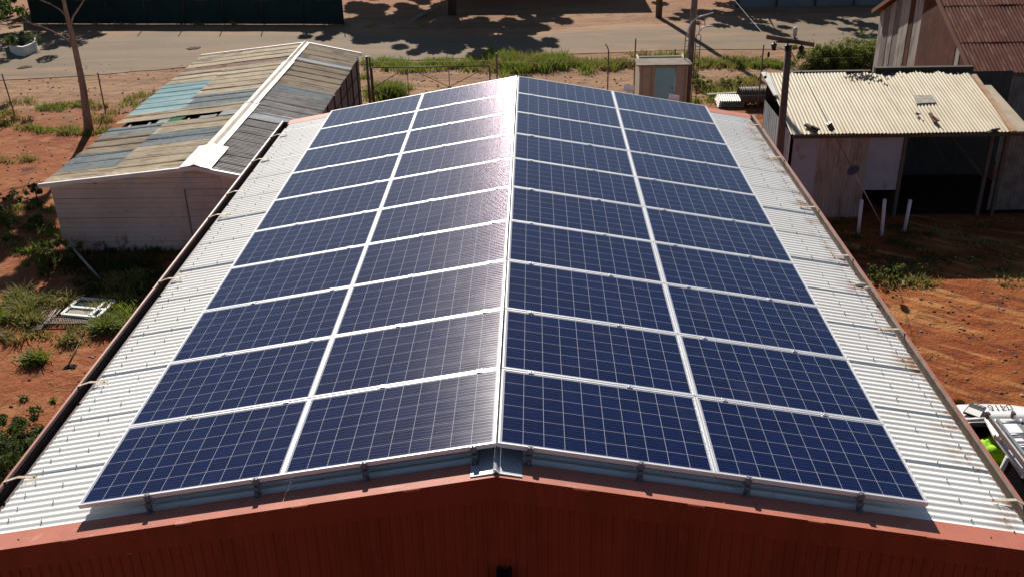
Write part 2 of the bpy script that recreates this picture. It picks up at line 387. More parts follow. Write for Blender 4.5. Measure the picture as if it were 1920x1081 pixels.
# ------------------------------------------------------------------ ground and road
b = MB(); S = 700.
b.quad((-S, -S, GZ), (S, -S, GZ), (S, S, GZ), (-S, S, GZ)); struct(b.build('ground', DIRT))
def road(name, lo, hi, z, mat):
    n = 160; x0, x1 = lo[0][0], lo[-1][0]
    def ev(pl, x):
        for (a, ya), (c, yc) in zip(pl, pl[1:]):
            if a <= x <= c: return ya + (yc-ya)*(x-a)/(c-a)
        return pl[-1][1]
    vs, fs, ed = [], [], []
    K = 6
    for i in range(n+1):
        x = x0+(x1-x0)*i/n
        ya = ev(lo, x) + .18*mnoise.noise(V((x*1.1, 1, 0))) + .08*mnoise.noise(V((x*5, 1, 0)))
        yb = ev(hi, x) + .5*mnoise.noise(V((x*.6, 9, 0)))
        for k in range(K+1):
            f = k/K; vs.append((x, ya+(yb-ya)*f, z)); ed.append(min(f*9+.35, (1-f)*2.2, 1.))
    for i in range(n):
        for k in range(K):
            q = i*(K+1)+k; fs.append((q, q+K+1, q+K+2, q+1))
    me = bpy.data.meshes.new(name); me.from_pydata(vs, [], fs); me.materials.append(mat)
    a = me.attributes.new('edge', 'FLOAT', 'POINT'); a.data.foreach_set('value', ed)
    o = bpy.data.objects.new(name, me); COL.objects.link(o); return struct(o)
lo = [(-70, 29.5), (-20.6, 32.1), (-17.1, 32.7), (-14.2, 33.8), (-6.3, 34.3), (2.4, 35.2), (6.9, 35.6), (14, 35.4), (70, 34)]
hi = [(-70, 41.), (-23, 42.3), (-16, 42.3), (-9, 41.3), (-3, 39.6), (0, 39.2), (2.7, 40.6), (6.7, 41.), (16.2, 43.2), (70, 46)]
road('road', lo, hi, GZ+.02, ASPH)
b = MB()   # low bitumen lip along the near road edge
pts = []
for i in range(120):
    x = -24+i*.36
    if -13.5 < x < -6: continue
    pass
# pebbles and litter on the dirt
b = MB()
for i in range(2600):
    zone = R.random()
    if zone < .4: p = (R.uniform(-17, -4.6), R.uniform(6, 26))
    elif zone < .6: p = (R.uniform(4.6, 12), R.uniform(7, 15))
    else: p = (R.uniform(-20, 13), R.uniform(26, 34.5))
    if -11.3 < p[0] < -5.5 and 15.4 < p[1] < 28.5: continue
    r_ = R.uniform(.012, .045)*(1.3 if p[1] > 25 else 1)
    b.sphere((p[0], p[1], GZ+r_*.2), r_, 5, 3, (1, R.uniform(.6, 1), .55), 0 if R.random() < .6 else 1)
st = b.build('gravel', [simple('stone_red', (.26, .10, .055), .9), simple('stone_pale', (.45, .33, .24), .9)], smooth=False)
tag(st, 'small loose stones scattered over the red dirt', 'gravel', kind='stuff')

b = MB()
for i in range(420):
    q = R.random()
    if q < .5: p = (R.uniform(-15, -4.8), R.uniform(7, 24))
    elif q < .75: p = (R.uniform(4.8, 12), R.uniform(9, 15.5))
    else: p = (R.uniform(-18, 11), R.uniform(27, 34))
    if -11.4 < p[0] < -5.5 and 15.3 < p[1] < 28.6: continue
    th = R.uniform(0, 6.283); L_ = R.uniform(.08, .45); d_ = V((math.cos(th), math.sin(th), 0))*L_; a_ = V((p[0], p[1], GZ+.012))
    b.tube([a_, a_+d_*.5+V((R.gauss(0, .02), R.gauss(0, .02), .01)), a_+d_], [.006, .005, .002], 4)
tag(b.build('twigs', [simple('dry_twig', (.22, .15, .10), .95, c2=(.10, .06, .04), scale=8)]), 'dry twigs and litter strewn over the red dirt', 'twigs', kind='stuff')
# ------------------------------------------------------------------ grass
def blades(b, cx, cy, rx, ry, h, n, m=0, lean=.5, wd=.012, z=GZ, gauss=True):
    for _ in range(n):
        if gauss: dx, dy = R.gauss(0, .42)*rx, R.gauss(0, .42)*ry
        else: dx, dy = R.uniform(-1, 1)*rx, R.uniform(-1, 1)*ry
        th = R.uniform(0, 6.283); hh = h*R.uniform(.45, 1.15)*(1-.35*min(1, (dx/rx)**2+(dy/ry)**2))
        p = V((cx+dx, cy+dy, z)); sd_ = V((math.cos(th), math.sin(th), 0))*wd*R.uniform(.7, 1.6)
        ln = V((R.gauss(0, 1)*lean*hh*.5 + dx/rx*hh*.3, R.gauss(0, 1)*lean*hh*.5 + dy/ry*hh*.3, hh))
        mid = p + ln*.55 + V((0, 0, hh*.1)); tip = p + ln + V((ln.x*.5, ln.y*.5, 0))
        i = len(b.v); b.v += [tuple(p-sd_), tuple(p+sd_), tuple(mid+sd_*.8), tuple(mid-sd_*.8), tuple(tip)]
        b.f += [(i, i+1, i+2, i+3), (i+3, i+2, i+4)]; b.mi += [m, m]; b.sm += [False, False]
def leaves(b, c, r, n, size, m=0, sc=(1, 1, 1), shell=.35):
    c = V(c)
    for _ in range(n):
        while True:
            d = V((R.uniform(-1, 1), R.uniform(-1, 1), R.uniform(-1, 1)))
            if .001 < d.length <= 1: break
        if R.random() < shell: d.normalize(); d *= R.uniform(.8, 1.)
        p = c + V((d.x*sc[0], d.y*sc[1], d.z*sc[2]))*r
        if p.z < GZ+.01: p.z = GZ+.01+R.random()*.05
        a = V((R.gauss(0, 1), R.gauss(0, 1), R.gauss(0, .7))).normalized(); s_ = size*R.uniform(.5, 1.3)
        q = a.orthogonal().normalized(); q.rotate(Matrix.Rotation(R.uniform(0, 6.28), 3, a))
        i = len(b.v); b.v += [tuple(p-a*s_), tuple(p+q*s_*.35), tuple(p+a*s_), tuple(p-q*s_*.35)]
        b.f.append((i, i+1, i+2, i+3)); b.mi.append(m); b.sm.append(False)

def grassfield(name, label, spec, mats):
    b = MB()
    for (px, py, rx, ry, h, n, mi) in spec:
        c = gp(px, py)
        k = max(1, int(n/22))
        for _ in range(k):
            ox, oy = R.gauss(0, .45)*rx, R.gauss(0, .45)*ry
            blades(b, c.x+ox, c.y+oy, min(rx, .28), min(ry, .22), h*R.uniform(.6, 1.15), 22, mi)
    o = b.build(name, mats); return tag(o, label, 'grass', kind='stuff')
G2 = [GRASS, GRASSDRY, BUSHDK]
# green verge between the fence and the road, seen above the far end of the panels
sp = []
for px in range(700, 930, 16): sp.append((px, 124+R.uniform(-6, 8), .8, .8, .30, 260, 0 if R.random() < .8 else 1))
for px in range(925, 1055, 12): sp.append((px, 122+R.uniform(-8, 10), .7, 1.0, .50, 520, 0 if R.random() < .85 else 1))
for px in range(1055, 1140, 14): sp.append((px, 128+R.uniform(-8, 6), .5, .6, .35, 230, R.choice((0, 1))))
for px in range(1150, 1200, 14): sp.append((px, 124, .6, .5, .35, 260, R.choice((0, 1))))
for px in range(1200, 1300, 18): sp.append((px, 104+R.uniform(-3, 6), .5, .4, .25, 120, R.choice((0, 1))))
for px in range(1300, 1470, 12): sp.append((px, 120+R.uniform(-5, 6), .6, .5, .30, 240, 0 if R.random() < .65 else 1))
grassfield('grass', 'green and straw grass growing along the fence between yard and road', sp, G2)
sp = []
for px, py, n in ((0, 215, 400), (30, 195, 160), (55, 190, 150), (90, 205, 500), (120, 200, 500), (150, 195, 350), (175, 200, 260), (205, 215, 160), (240, 190, 160), (270, 180, 200),
                  (60, 240, 240), (85, 245, 220), (30, 225, 160), (130, 250, 320), (120, 245, 200), (190, 228, 300), (185, 250, 200), (10, 232, 150), (45, 300, 220), (200, 245, 120), (245, 200, 120), (720, 160, 10)):
    sp.append((px, py, .55, .35, .20, n*.8, 1 if R.random() < .62 else 0))
grassfield('grass', 'low dry grass tufts on the dirt around the bare tree', sp, G2)
sp = []
for _ in range(20): sp.append((R.uniform(0, 105), R.uniform(375, 480), .4, .3, .16, 110, R.choice((0, 2, 1))))
for _ in range(34): sp.append((R.uniform(130, 330), R.uniform(470, 560), .7, .5, .16, 150, 2))
for _ in range(20): sp.append((R.uniform(190, 260), R.uniform(520, 620), .4, .4, .22, 130, R.choice((0, 1))))
for _ in range(12): sp.append((R.uniform(60, 180), R.uniform(590, 650), .3, .2, .12, 50, 1))
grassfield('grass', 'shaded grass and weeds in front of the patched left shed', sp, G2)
sp = []
for _ in range(26): sp.append((R.uniform(1540, 1760), R.uniform(420, 505), .5, .4, .11, 60, 2))
for _ in range(18): sp.append((R.uniform(1700, 1925), R.uniform(430, 505), .5, .4, .08, 40, 2))
for _ in range(22): sp.append((R.uniform(1640, 1740), R.uniform(500, 540), .3, .2, .13, 60, 1))
for _ in range(26): sp.append((R.uniform(1740, 1920), R.uniform(420, 520), .5, .3, .10, 30, 1))
for _ in range(10): sp.append((R.uniform(1880, 1920), R.uniform(505, 545), .2, .1, .10, 30, 1))
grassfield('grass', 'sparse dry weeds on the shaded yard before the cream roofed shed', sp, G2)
sp = []
for _ in range(26): sp.append((R.uniform(1310, 1440), R.uniform(150, 200), .5, .4, .22, 110, R.choice((0, 1))))
for _ in range(10): sp.append((R.uniform(700, 760), R.uniform(165, 195), .5, .4, .35, 190, 0))
for _ in range(8): sp.append((R.uniform(640, 690), R.uniform(110, 190), .3, .5, .18, 60, R.choice((0, 1))))
for _ in range(14): sp.append((R.uniform(560, 900), R.uniform(44, 52), .5, .2, .15, 30, 1))
for _ in range(10): sp.append((R.uniform(120, 480), R.uniform(42, 48), .4, .1, .25, 60, 1))
grassfield('grass', 'patchy weeds around the tan hut and beside the pipe gate', sp, G2)

def clump(px, py, r, h, n, label, mat=GRASS, name='grass_clump', cat='grass clump', group='green grass clumps on the red dirt'):
    b = MB(); c = gp(px, py); blades(b, c.x, c.y, r, r*.8, h, n, 0, .9)
    return tag(b.build(name, mat), label, cat, group)
clump(66, 678, .24, .24, 420, 'bright green grass tuft alone on red dirt left of the shed gutter')
clump(200, 618, .26, .26, 1100, 'broad yellow green grass clump beside the left gutter and white window frame', GRASS)
clump(14, 632, .10, .22, 110, 'thin grey green weed standing alone at the left edge of the dirt', GRASSDRY)
clump(733, 178, .55, .5, 900, 'leafy green weed clump at the foot of the pipe gate')
clump(130, 640, .25, .2, 170, 'low weedy tuft in front of the rusty mesh frames', GRASSDRY)
clump(45, 748, .08, .10, 60, 'small grey green tuft on bare dirt above the old tyre', GRASSDRY)
clump(100, 752, .06, .08, 50, 'tiny green tuft on bare dirt close to the left gutter', GRASS)

def shrub(px, py, parts, n, size, label, mat=BUSH, stem=True, name='shrub', group=None):
    c = gp(px, py); root = thing(name, (c.x, c.y, GZ), label, 'shrub', group)
    b = MB()
    for (dx, dy, dz, r_, k) in parts: 
        for q_ in range(max(5, int(n*k/60))):
            d_ = V((R.gauss(0, .48), R.gauss(0, .48), R.gauss(0, .40)))*r_
            leaves(b, (c.x+dx+d_.x, c.y+dy+d_.y, GZ+max(.03, dz+d_.z)), r_*R.uniform(.16, .36), 60, size*R.uniform(.7, 1.1), 0, (1, 1, .9), .1)
    for _ in range(int(n*.05)):
        p = R.choice(parts); 
        q = V((c.x+p[0]+R.gauss(0, p[3]*.7), c.y+p[1]+R.gauss(0, p[3]*.7), GZ+p[2]+R.uniform(0, p[3])))
        leaves(b, q, size*2.2, 4, size*.8)
    b.build('foliage', mat, root)
    s = MB()
    for (dx, dy, dz, r_, k) in parts:
        s.tube([(c.x, c.y, GZ-.02), (c.x+dx*.5, c.y+dy*.5, GZ+dz*.5), (c.x+dx, c.y+dy, GZ+dz+r_*.4)], [.02, .014, .004], 5)
    s.build('stem', DARKBARK, root)
    return root
shrub(1560, 128, [(-1.0, 0, .25, .5, .5), (-.4, .2, .4, .55, .8), (.4, 0, .5, .65, 1), (1.2, .1, .5, .65, 1), (1.9, .3, .42, .55, .8), (2.5, .2, .25, .4, .5), (.9, .3, .3, .6, 1), (-.1, .1, .3, .5, 1)], 3400, .06, 'wide bright green shrub behind the cream roofed shed', BUSH)
b = MB(); c = gp(45, 605)
for _ in range(46):
    blades(b, c.x+R.gauss(-.1, .42), c.y+R.gauss(.45, .42), .22, .2, R.uniform(.16, .36), 46, R.choice((0, 1, 1)), .9)
tag(b.build('grass_clump', [GRASS, GRASSDRY]), 'wide mound of tall yellow green grass left of the window frame', 'grass clump', 'green grass clumps on the red dirt')
shrub(95, 500, [(0, 0, .4, .26, 1), (.1, .1, .85, .2, .6), (-.15, -.1, .2, .3, .8), (.25, .4, .3, .26, .7)], 900, .045, 'tall leafy weed at the front corner of the patched left shed', BUSH)
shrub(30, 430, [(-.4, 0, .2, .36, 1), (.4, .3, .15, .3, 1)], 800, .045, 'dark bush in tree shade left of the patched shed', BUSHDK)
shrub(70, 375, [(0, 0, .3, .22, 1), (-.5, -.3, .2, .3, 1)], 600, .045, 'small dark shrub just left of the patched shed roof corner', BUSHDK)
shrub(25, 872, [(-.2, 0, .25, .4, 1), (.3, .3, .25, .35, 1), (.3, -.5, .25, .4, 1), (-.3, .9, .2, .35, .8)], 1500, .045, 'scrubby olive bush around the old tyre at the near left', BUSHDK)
shrub(1662, 528, [(0, 0, .10, .22, 1), (.35, .1, .08, .22, .8), (-.25, .15, .1, .2, .8)], 500, .04, 'low olive bush at the edge of the shade by the right gutter', BUSH)
shrub(1305, 165, [(0, .3, .3, .35, 1), (.1, -.3, .2, .3, 1), (.3, 0, .15, .25, .6)], 700, .05, 'green bush at the foot of the light pole ladder', BUSH)
shrub(1400, 200, [(0, 0, .2, .3, 1), (.5, .1, .25, .25, 1)], 600, .05, 'dark weed bush growing over the curved iron sheet', BUSHDK)
shrub(1362, 165, [(0, 0, .2, .3, 1), (.45, .1, .15, .2, .6)], 450, .05, 'small green bush beyond the stacked iron offcuts', BUSH)
shrub(245, 44, [(0, 0, .3, .25, 1)], 260, .05, 'little green weed bush at the foot of the green screen fence', BUSH)

# ------------------------------------------------------------------ trees
def tree(name, base, label, limbs, crowns, n, size, leafm=LEAF, bark=BARK, group=None):
    base = V(base); root = thing(name, base, label, 'tree', group)
    b = MB()
    pts, rs = limbs[0]; b.tube([V(p) for p in pts], rs, 10)
    b.build('trunk', bark, root)
    for pts, rs in limbs[1:]:
        b = MB(); b.tube([V(p) for p in pts], rs, 7); b.build('branch', bark, root)
    if crowns:
        b = MB()
        for (c, r_, k) in crowns:
            c = V(c)
            for _ in range(max(3, int(14*k))):      # leaf clusters with gaps between them
                d = V((R.gauss(0, .5), R.gauss(0, .5), R.gauss(0, .4)))*r_
                leaves(b, c+d, r_*R.uniform(.16, .34), int(n*k/14), size)
        b.build('crown', leafm, root)
    return root
TB = gp(166, 247)
ty = TB.y
tp = lambda px, py, dy=0: at(px, py, ty+dy)
T0 = [TB+V((.02, 0, -.1)), tp(161, 205), tp(156, 165), tp(149, 130), tp(141, 92), tp(134, 62), tp(127, 35), tp(120, 5), tp(108, -60), tp(100, -130)]
TR = [.16, .125, .11, .10, .09, .08, .07, .06, .05, .02]
cz_ = T0[-1]
limbs = [(T0, TR),
         ([tp(135, 83), tp(118, 70), tp(100, 60), tp(80, 51), tp(60, 46), tp(40, 30)], [.035, .03, .022, .018, .012, .004]),
         ([tp(86, 54), tp(72, 46), tp(58, 44), tp(44, 40)], [.016, .013, .01, .004]),
         ([tp(130, 45), tp(124, 30), tp(112, 18), tp(95, 8), tp(74, 0), tp(50, -25)], [.03, .028, .025, .02, .016, .006]),
         ([tp(133, 45), tp(137, 32), tp(147, 17), tp(158, 0), tp(175, -40), tp(185, -90)], [.035, .03, .025, .02, .018, .006]),
         ([tp(118, -10), tp(126, -50), tp(150, -110)], [.03, .025, .006])]
crn = [(V((sx-.278*h_, sy+1.43*h_, GZ+h_)), r_, .8) for sx, sy, h_, r_ in ((-12.9, 18.2, 6.3, 1.), (-12.2, 16.9, 6.2, .9), (-12.3, 15.4, 6.8, .9), (-11.7, 14.6, 7.2, .7), (-13.1, 14.0, 7.2, 1.), (-13.6, 16.4, 6.8, .9))]
tree('gum_tree', TB, 'slender bare trunked gum tree on red dirt beside the patched left shed', limbs, crn, 3000, .15)
# big dark tree by the far road: trunk in view, crown above the frame, dappled shade on the road
def bigtree(px, py, h, crowns, label, n=2600, trunk_r=.22, vis=True, group='dark trees across the road'):
    B = gp(px, py)
    T = [B+V((0, 0, -.1)), B+V((.05, 0, h*.25)), B+V((-.1, .1, h*.45)), B+V((.1, 0, h*.7))]
    L = [(T, [trunk_r, trunk_r*.8, trunk_r*.65, trunk_r*.3])]
    for (dx, dy, dz, r_, k) in crowns:
        L.append(([T[2], T[2].lerp(B+V((dx, dy, dz)), .5)+V((0, 0, .3)), B+V((dx, dy, dz))], [trunk_r*.45, trunk_r*.25, .02]))
    return tree('shade_tree', B, label, L, [(B+V((dx, dy, dz)), r_, k) for (dx, dy, dz, r_, k) in crowns], n, .22, LEAF, DARKBARK, group)
def spots(px, py, sp):
    B = gp(px, py); return [(sx-.278*h_-B.x, sy+1.43*h_-B.y, h_, r_, k_) for (sx, sy, h_, r_, k_) in sp]
bigtree(848, 28, 6.5, spots(848, 28, [(-9.6, 40.7, 4, 1.3, .7), (-8.3, 41.9, 5, 1.5, 1), (-7.2, 41., 5, 1.5, 1), (-6.4, 42.2, 5, 1.6, 1), (-4.2, 41.4, 5, 1.6, 1), (-3.2, 40.0, 4.8, 1.4, 1), (-6.8, 43., 5.5, 1.6, 1), (-1.9, 38.3, 4.8, 1.3, 1), (-3.4, 44., 6, 1.6, .8), (-7.8, 44, 5, 1.8, 1), (-5.6, 40.2, 5, 1.5, 1), (-5, 43, 5.5, 1.8, 1), (-3.6, 38.5, 4.5, 1.4, 1), (-2.4, 37, 4.5, 1.5, 1), (-1.3, 35.9, 5, 1.1, .8),
 (-.9, 39, 5, 1.5, 1), (.4, 37.4, 4.5, .9, .6), (-.5, 41, 5.5, 1.6, .9), (-2.6, 41.8, 6, 1.4, .8), (-4.3, 36.4, 4, .8, .5), (-9, 46.5, 5, 1.8, 1), (-6, 46, 5, 1.8, 1), (.5, 42.7, 6, 1.4, .8)]), 'dark trunk of the shade tree beyond the road, left of centre', 5200)
bigtree(1600, -14, 6, spots(1600, -14, [(15.6, 39.5, 4.5, .9, .6), (14.6, 38, 4.5, .9, .6), (15.9, 37.4, 4, .9, .6), (15.2, 41.5, 5, 1.1, .7), (17, 40, 5, 1.2, .7), (13.6, 41.3, 5, .9, .6)]), 'shade tree beyond the road whose shadow reaches the rusty barn', 900)
bigtree(1375, -10, 5, spots(1375, -10, [(8.3, 43.4, 4, 1.2, 1), (9.5, 42.5, 4, 1.2, 1), (10.8, 43.4, 5, 1.4, 1), (12.3, 43.4, 5, 1.4, 1), (13.8, 43.6, 5, 1.4, 1), (9.2, 41.1, 4, 1.0, .7), (11, 39.8, 4.5, .9, .7), (10.1, 40.5, 4, .8, .6), (12.2, 41.6, 4, .8, .6)]), 'shade tree beyond the road, right of the tall bare pole', 1400)
# trees at the far left corner
def lowtree(px, py, h, r_, label, n=2600, leafm=BUSHDK):
    B = gp(px, py)
    cr = [(B+V((R.gauss(0, r_*.5), R.gauss(0, r_*.5), h*R.uniform(.3, .95))), r_*R.uniform(.5, .8), .8) for _ in range(9)]
    L = [([B, B+V((.05, 0, h*.3)), B+V((0, 0, h*.6))], [.12, .09, .05])]
    for c, _, _ in cr[:5]: L.append(([B+V((0, 0, h*.3)), (B+c)/2+V((0, 0, .3)), c], [.05, .03, .01]))
    return tree('leafy_tree', B, label, L, cr, n, .12, leafm, DARKBARK, 'leafy trees at the far left corner')
tB = gp(8, 30)
tree('leafy_tree', tB, 'dark leafy tree at the far left end of the road', [([tB, tB+V((0, 0, 2.0)), tB+V((.1, .2, 3.2))], [.14, .1, .05]), ([tB+V((0, 0, 1.2)), tB+V((1.4, 1.5, 3))], [.07, .02]), ([tB+V((0, 0, 1.2)), tB+V((-1.2, 1.2, 3))], [.07, .02])],
     [(tB+V(q_[:3]), q_[3], q_[4]) for q_ in spots(8, 30, [(-22, 37.6, 3.2, 1.5, 1), (-23.6, 39.2, 3.6, 1.8, 1), (-21.0, 39.6, 3.4, 1.3, .8), (-24.3, 36.2, 3.5, 1.5, 1), (-22.6, 41, 3.5, 1.6, 1), (-20.6, 41.3, 3, .9, .6)])] + [(tB+V((-.6, .5, 1.1)), .7, .8), (tB+V((.7, 1.0, 1.2)), .6, .5)], 2200, .14, BUSHDK, DARKBARK, 'leafy trees at the far left corner')
lowtree(-60, 60, 3.0, 1.9, 'dark leafy tree just behind the white kerbed planter', 1600)
lowtree(100, 14, 2.6, 1.1, 'leafy tree behind the left end of the green screen fence', 1100)
lowtree(225, -6, 1.6, .8, 'small olive tree in the yard behind the green screen fence', 700, BUSH)
lowtree(425, -8, 1.2, .9, 'low green tree at the top edge behind the green screen fence', 700, BUSH)
lowtree(-75, 180, 3.4, 1.3, 'leafy tree whose shade falls over the left dirt yard', 1200)

# white kerbed planter
pr = [gp(18, 92), gp(20, 99), gp(32, 105), gp(46, 107), gp(58, 103), gp(71, 96), gp(71, 88), gp(60, 84), gp(35, 84)]
cen = sum(pr, V((0, 0, 0)))/len(pr)
root = thing('planter', cen, 'white curved garden planter in tree shade at the far left', 'planter')
b = MB()
for i in range(len(pr)):
    a, c = pr[i], pr[(i+1) % len(pr)]
    ia, ic = a.lerp(cen, .1), c.lerp(cen, .1); h = V((0, 0, .42))
    b.quad(a, c, c+h, a+h); b.quad(a+h, c+h, ic+h, ia+h); b.quad(ic, ia, ia+h, ic+h)
b.build('planter_wall', WHITE, root)
b = MB(); b.face([p.lerp(cen, .09)+V((0, 0, .34)) for p in pr]); b.build('soil', simple('potting_soil', (.05, .03, .02), .95), root)
b = MB(); leaves(b, cen+V((0, .1, .5)), .8, 900, .06, 0, (1, .8, .35)); b.build('plants', BUSHDK, root)

# ------------------------------------------------------------------ far things across the road
FY = lambda x: 43.2 + (x+24.4)*(41.95-43.25)/15.4
root = thing('screen_fence', (-16.5, 42.6, GZ), 'long dark green shadecloth fence across the road', 'fence')
b = MB(); n = 60
xs = [-24.4 + (15.6)*i/n for i in range(n+1)]
fh = 1.18
for i in range(n):
    x0, x1 = xs[i], xs[i+1]; w0 = .04*math.sin(x0*2.1); w1 = .04*math.sin(x1*2.1)
    b.quad((x0, FY(x0)+w0*.4, GZ+.02), (x1, FY(x1)+w1*.4, GZ+.02), (x1, FY(x1), GZ+fh+w1*.5), (x0, FY(x0), GZ+fh+w0*.5))
    b.quad((x0, FY(x0)+w0*.4+.012, GZ+.02), (x1, FY(x1)+w1*.4+.012, GZ+.02), (x1, FY(x1)+.012, GZ+fh+w1*.5), (x0, FY(x0)+.012, GZ+fh+w0*.5))
b.build('shadecloth', GREENCLOTH, root)
for k in range(9):
    x = -24.4+k*1.95; b = MB(); b.tube([(x, FY(x)-.04, GZ-.1), (x, FY(x)-.04, GZ+1.9)], .025, 6); b.build('post', DARKM, root)
# return leg of the screen fence running away on the left
b = MB(); b.quad((-24.4, 43.2, GZ), (-26.2, 47, GZ), (-26.2, 47, GZ+fh), (-24.4, 43.2, GZ+fh)); b.quad((-24.42, 43.2, GZ), (-26.22, 47, GZ), (-26.22, 47, GZ+fh), (-24.42, 43.2, GZ+fh)); b.build('shadecloth', GREENCLOTH, root)

# building beyond the frame top whose shadow falls on the dirt; only its shadow shows
bx0, bx1 = gp(960, 18).x, gp(1213, 18).x
root = thing('house', ((bx0+bx1)/2-1, 49.5, GZ), 'house just beyond the top edge that shades the dirt across the road', 'house')
b = MB(); b.box(bx0-3.2, bx1-.9, 48.3, 54, GZ, GZ+2.7); b.build('wall', CONC, root)
b = MB(); b.box(bx0-3.5, bx1-.65, 47.9, 54.4, GZ+2.7, GZ+2.85); b.build('roof', ZINC, root)
# grey wall at top right
a0, a1 = gp(1378, 14), gp(1650, 14)
root = thing('boundary_wall', ((a0.x+a1.x)/2, a0.y, GZ), 'shaded blue grey sheet wall across the road at the top right', 'wall')
b = MB(); b.box(a0.x, a1.x+6, a0.y, a0.y+.12, GZ, GZ+1.9); b.build('wall_sheet', simple('blue_grey_wall', (.16, .20, .23), .8, c2=(.12, .15, .17), scale=1), root)
b = MB()
for k in range(7): b.box(a0.x+.1+k*1.9, a0.x+.18+k*1.9, a0.y-.06, a0.y-.002, GZ, GZ+1.95)
b.build('post', DARKM, root)
# tall bare pole
P0 = gp(1235, 33)
b = MB(); b.tube([P0-V((0, 0, .2)), P0+V((.02, 0, 8.2))], [.16, .12], 12)
tag(b.build('utility_pole', WOOD), 'tall bare timber pole standing across the road, throwing a long shadow', 'pole')
# grey tree log/kerb rubble in the shade
c = gp(772, 40); b = MB(); b.tube([c, c+V((.5, 1.6, .12)), c+V((1.2, 2.7, .15))], [.10, .09, .06], 7)
tag(b.build('fallen_log', simple('grey_log', (.32, .26, .21), .9)), 'pale fallen log in the dappled shade across the road', 'log')
# drain covers / dark marks on the road
for px, py, lb in ((48, 127, 'dark round patch of rubble on the road at the far left'), (362, 92, 'dark flat patch of rubble on the road behind the left shed')):
    c = gp(px, py); b = MB(); rg = []
    for k in range(26):
        th = 6.2832*k/26; q_ = .75+.5*mnoise.noise(V((math.cos(th)*2+px, math.sin(th)*2, 0)))
        rg.append(c+V((math.cos(th)*.36*q_, math.sin(th)*.42*q_, .022)))
    b.loft([rg, [c+(p-c)*.75+V((0, 0, .02+.015*R.random())) for p in rg], [c+(p-c)*.35+V((0, 0, .03+.03*R.random())) for p in rg]])
    tag(b.build('rubble_patch', simple('dark_rubble', (.07, .045, .03), .95)), lb, 'rubble', 'dark rubble patches on the road')

# ------------------------------------------------------------------ fences, gate
FNC = 26.6
def wirefence(name, label, posts, wires, ground_y=None, mesh=None, r_=.018):
    root = thing(name, (posts[0][0].x, posts[0][0].y, GZ), label, 'fence')
    for a, c in posts:
        b = MB(); b.tube([a, c], r_*1.3, 7); b.build('post', GALV, root)
    b = MB()
    for pl in wires: b.tube(pl, .004, 4, cap=False)
    b.build('wire', GALV, root); return root
lp = gp(199, 218); Yl = lp.y
def lw(px, py): return at(px, py, Yl)
posts = [(V((lp.x, Yl, GZ-.1)), lw(183, 136))]
for xx in (-17.6, -21.4): posts.append((V((xx, Yl, GZ-.1)), V((xx-.1, Yl, posts[0][1].z))))
zt = posts[0][1].z
wires = [[V((-26, Yl, z_)), V((-17.6, Yl, z_-.02)), V((lp.x, Yl, z_)), V((-11.3, Yl+.3, z_))] for z_ in (zt-.05, zt-.35, zt-.65, zt-.95, zt-1.25)]
wirefence('wire_fence', 'thin wire fence behind the bare tree at the left of the patched shed', posts, wires)
def fa(px, py, Y=FNC): return at(px, py, Y)
posts = []
for px, pt in ((931, 100), (1141, 95), (1192, 72), (1266, 92), (1432, 84)):
    tpv = fa(px, pt); posts.append((V((tpv.x, FNC, GZ-.1)), tpv))
wires = []
x0, x1 = posts[0][0].x, 11.
for z_ in (1.75, 1.35, .95, .55): wires.append([V((x0, FNC, GZ+z_)), V((4, FNC, GZ+z_-.03)), V((x1, FNC, GZ+z_))])
fr = wirefence('wire_fence', 'bent post wire fence between the pipe gate and the power pole', posts, wires)
b = MB(); q = posts[1][1]; b.tube([q, q+V((-.04, -.05, .12)), q+V((-.12, -.2, .25))], .02, 6); b.build('post', GALV, fr)
# pipe gate
gl = fa(697, 127); gr = fa(918, 127); zb = GZ+.12; zm = fa(697, 165).z
root = thing('pipe_gate', ((gl.x+gr.x)/2, FNC, GZ), 'wide galvanised pipe farm gate with diagonal braces', 'gate')
b = MB(); rr = .022; gy = FNC
T_ = gl.z; xs4 = [gl.x, fa(763, 127).x, fa(841, 127).x, gr.x]
for X in (xs4[0], xs4[3]): b.tube([(X, gy, zb), (X, gy, T_)], rr, 7)
for Z in (zb, T_): b.tube([(xs4[0], gy, Z), (xs4[3], gy, Z)], rr, 7)
b.build('gate_frame', GALV, root)
for X in xs4[1:3]: b = MB(); b.tube([(X, gy+.03, zb), (X, gy+.03, T_)], .014, 6); b.build('upright', GALV, root)
for (xa, za, xb, zb2) in ((xs4[0], zm, xs4[1], T_), (xs4[0], zm, xs4[1]+.1, zb), (xs4[1], T_, xs4[2], zm), (xs4[2], zm, xs4[3], T_), (xs4[2], zm, xs4[3], zb), (xs4[1], zb, xs4[2], zm)):
    b = MB(); b.tube([(xa, gy-.03, za), (xb, gy-.03, zb2)], .013, 6); b.build('brace', GALV, root)
b = MB()
for Z in (T_+.18,): b.tube([(xs4[0]-.1, gy, Z), (xs4[2], gy, Z-.02), (xs4[3]+.1, gy, Z)], .004, 4)
b.build('wire', GALV, root)
for X, lb in ((fa(687, 110).x, 'left pipe gate post beside the patched shed, the taller of its pair'), (fa(691, 110).x+.03, 'thin gate post hard against the pipe gate hinge')):
    b = MB(); b.tube([(X, FNC+.02, GZ-.1), (X, FNC+.02, fa(688, 106).z)], .045 if 'left' in lb else .03, 8); tag(b.build('gate_post', GALV), lb, 'post', 'gate posts at the left end of the pipe gate')
b = MB(); X0 = fa(676, 115).x
b.tube([(X0, FNC, T_+.1), (gl.x-.1, FNC, T_+.1)], .018, 6); b.tube([(X0, FNC, zm-.1), (gl.x-.1, FNC, zm-.1)], .018, 6)
tag(b.build('pipe_rail', GALV), 'two short pipe rails joining the gate post to the patched shed', 'rail')

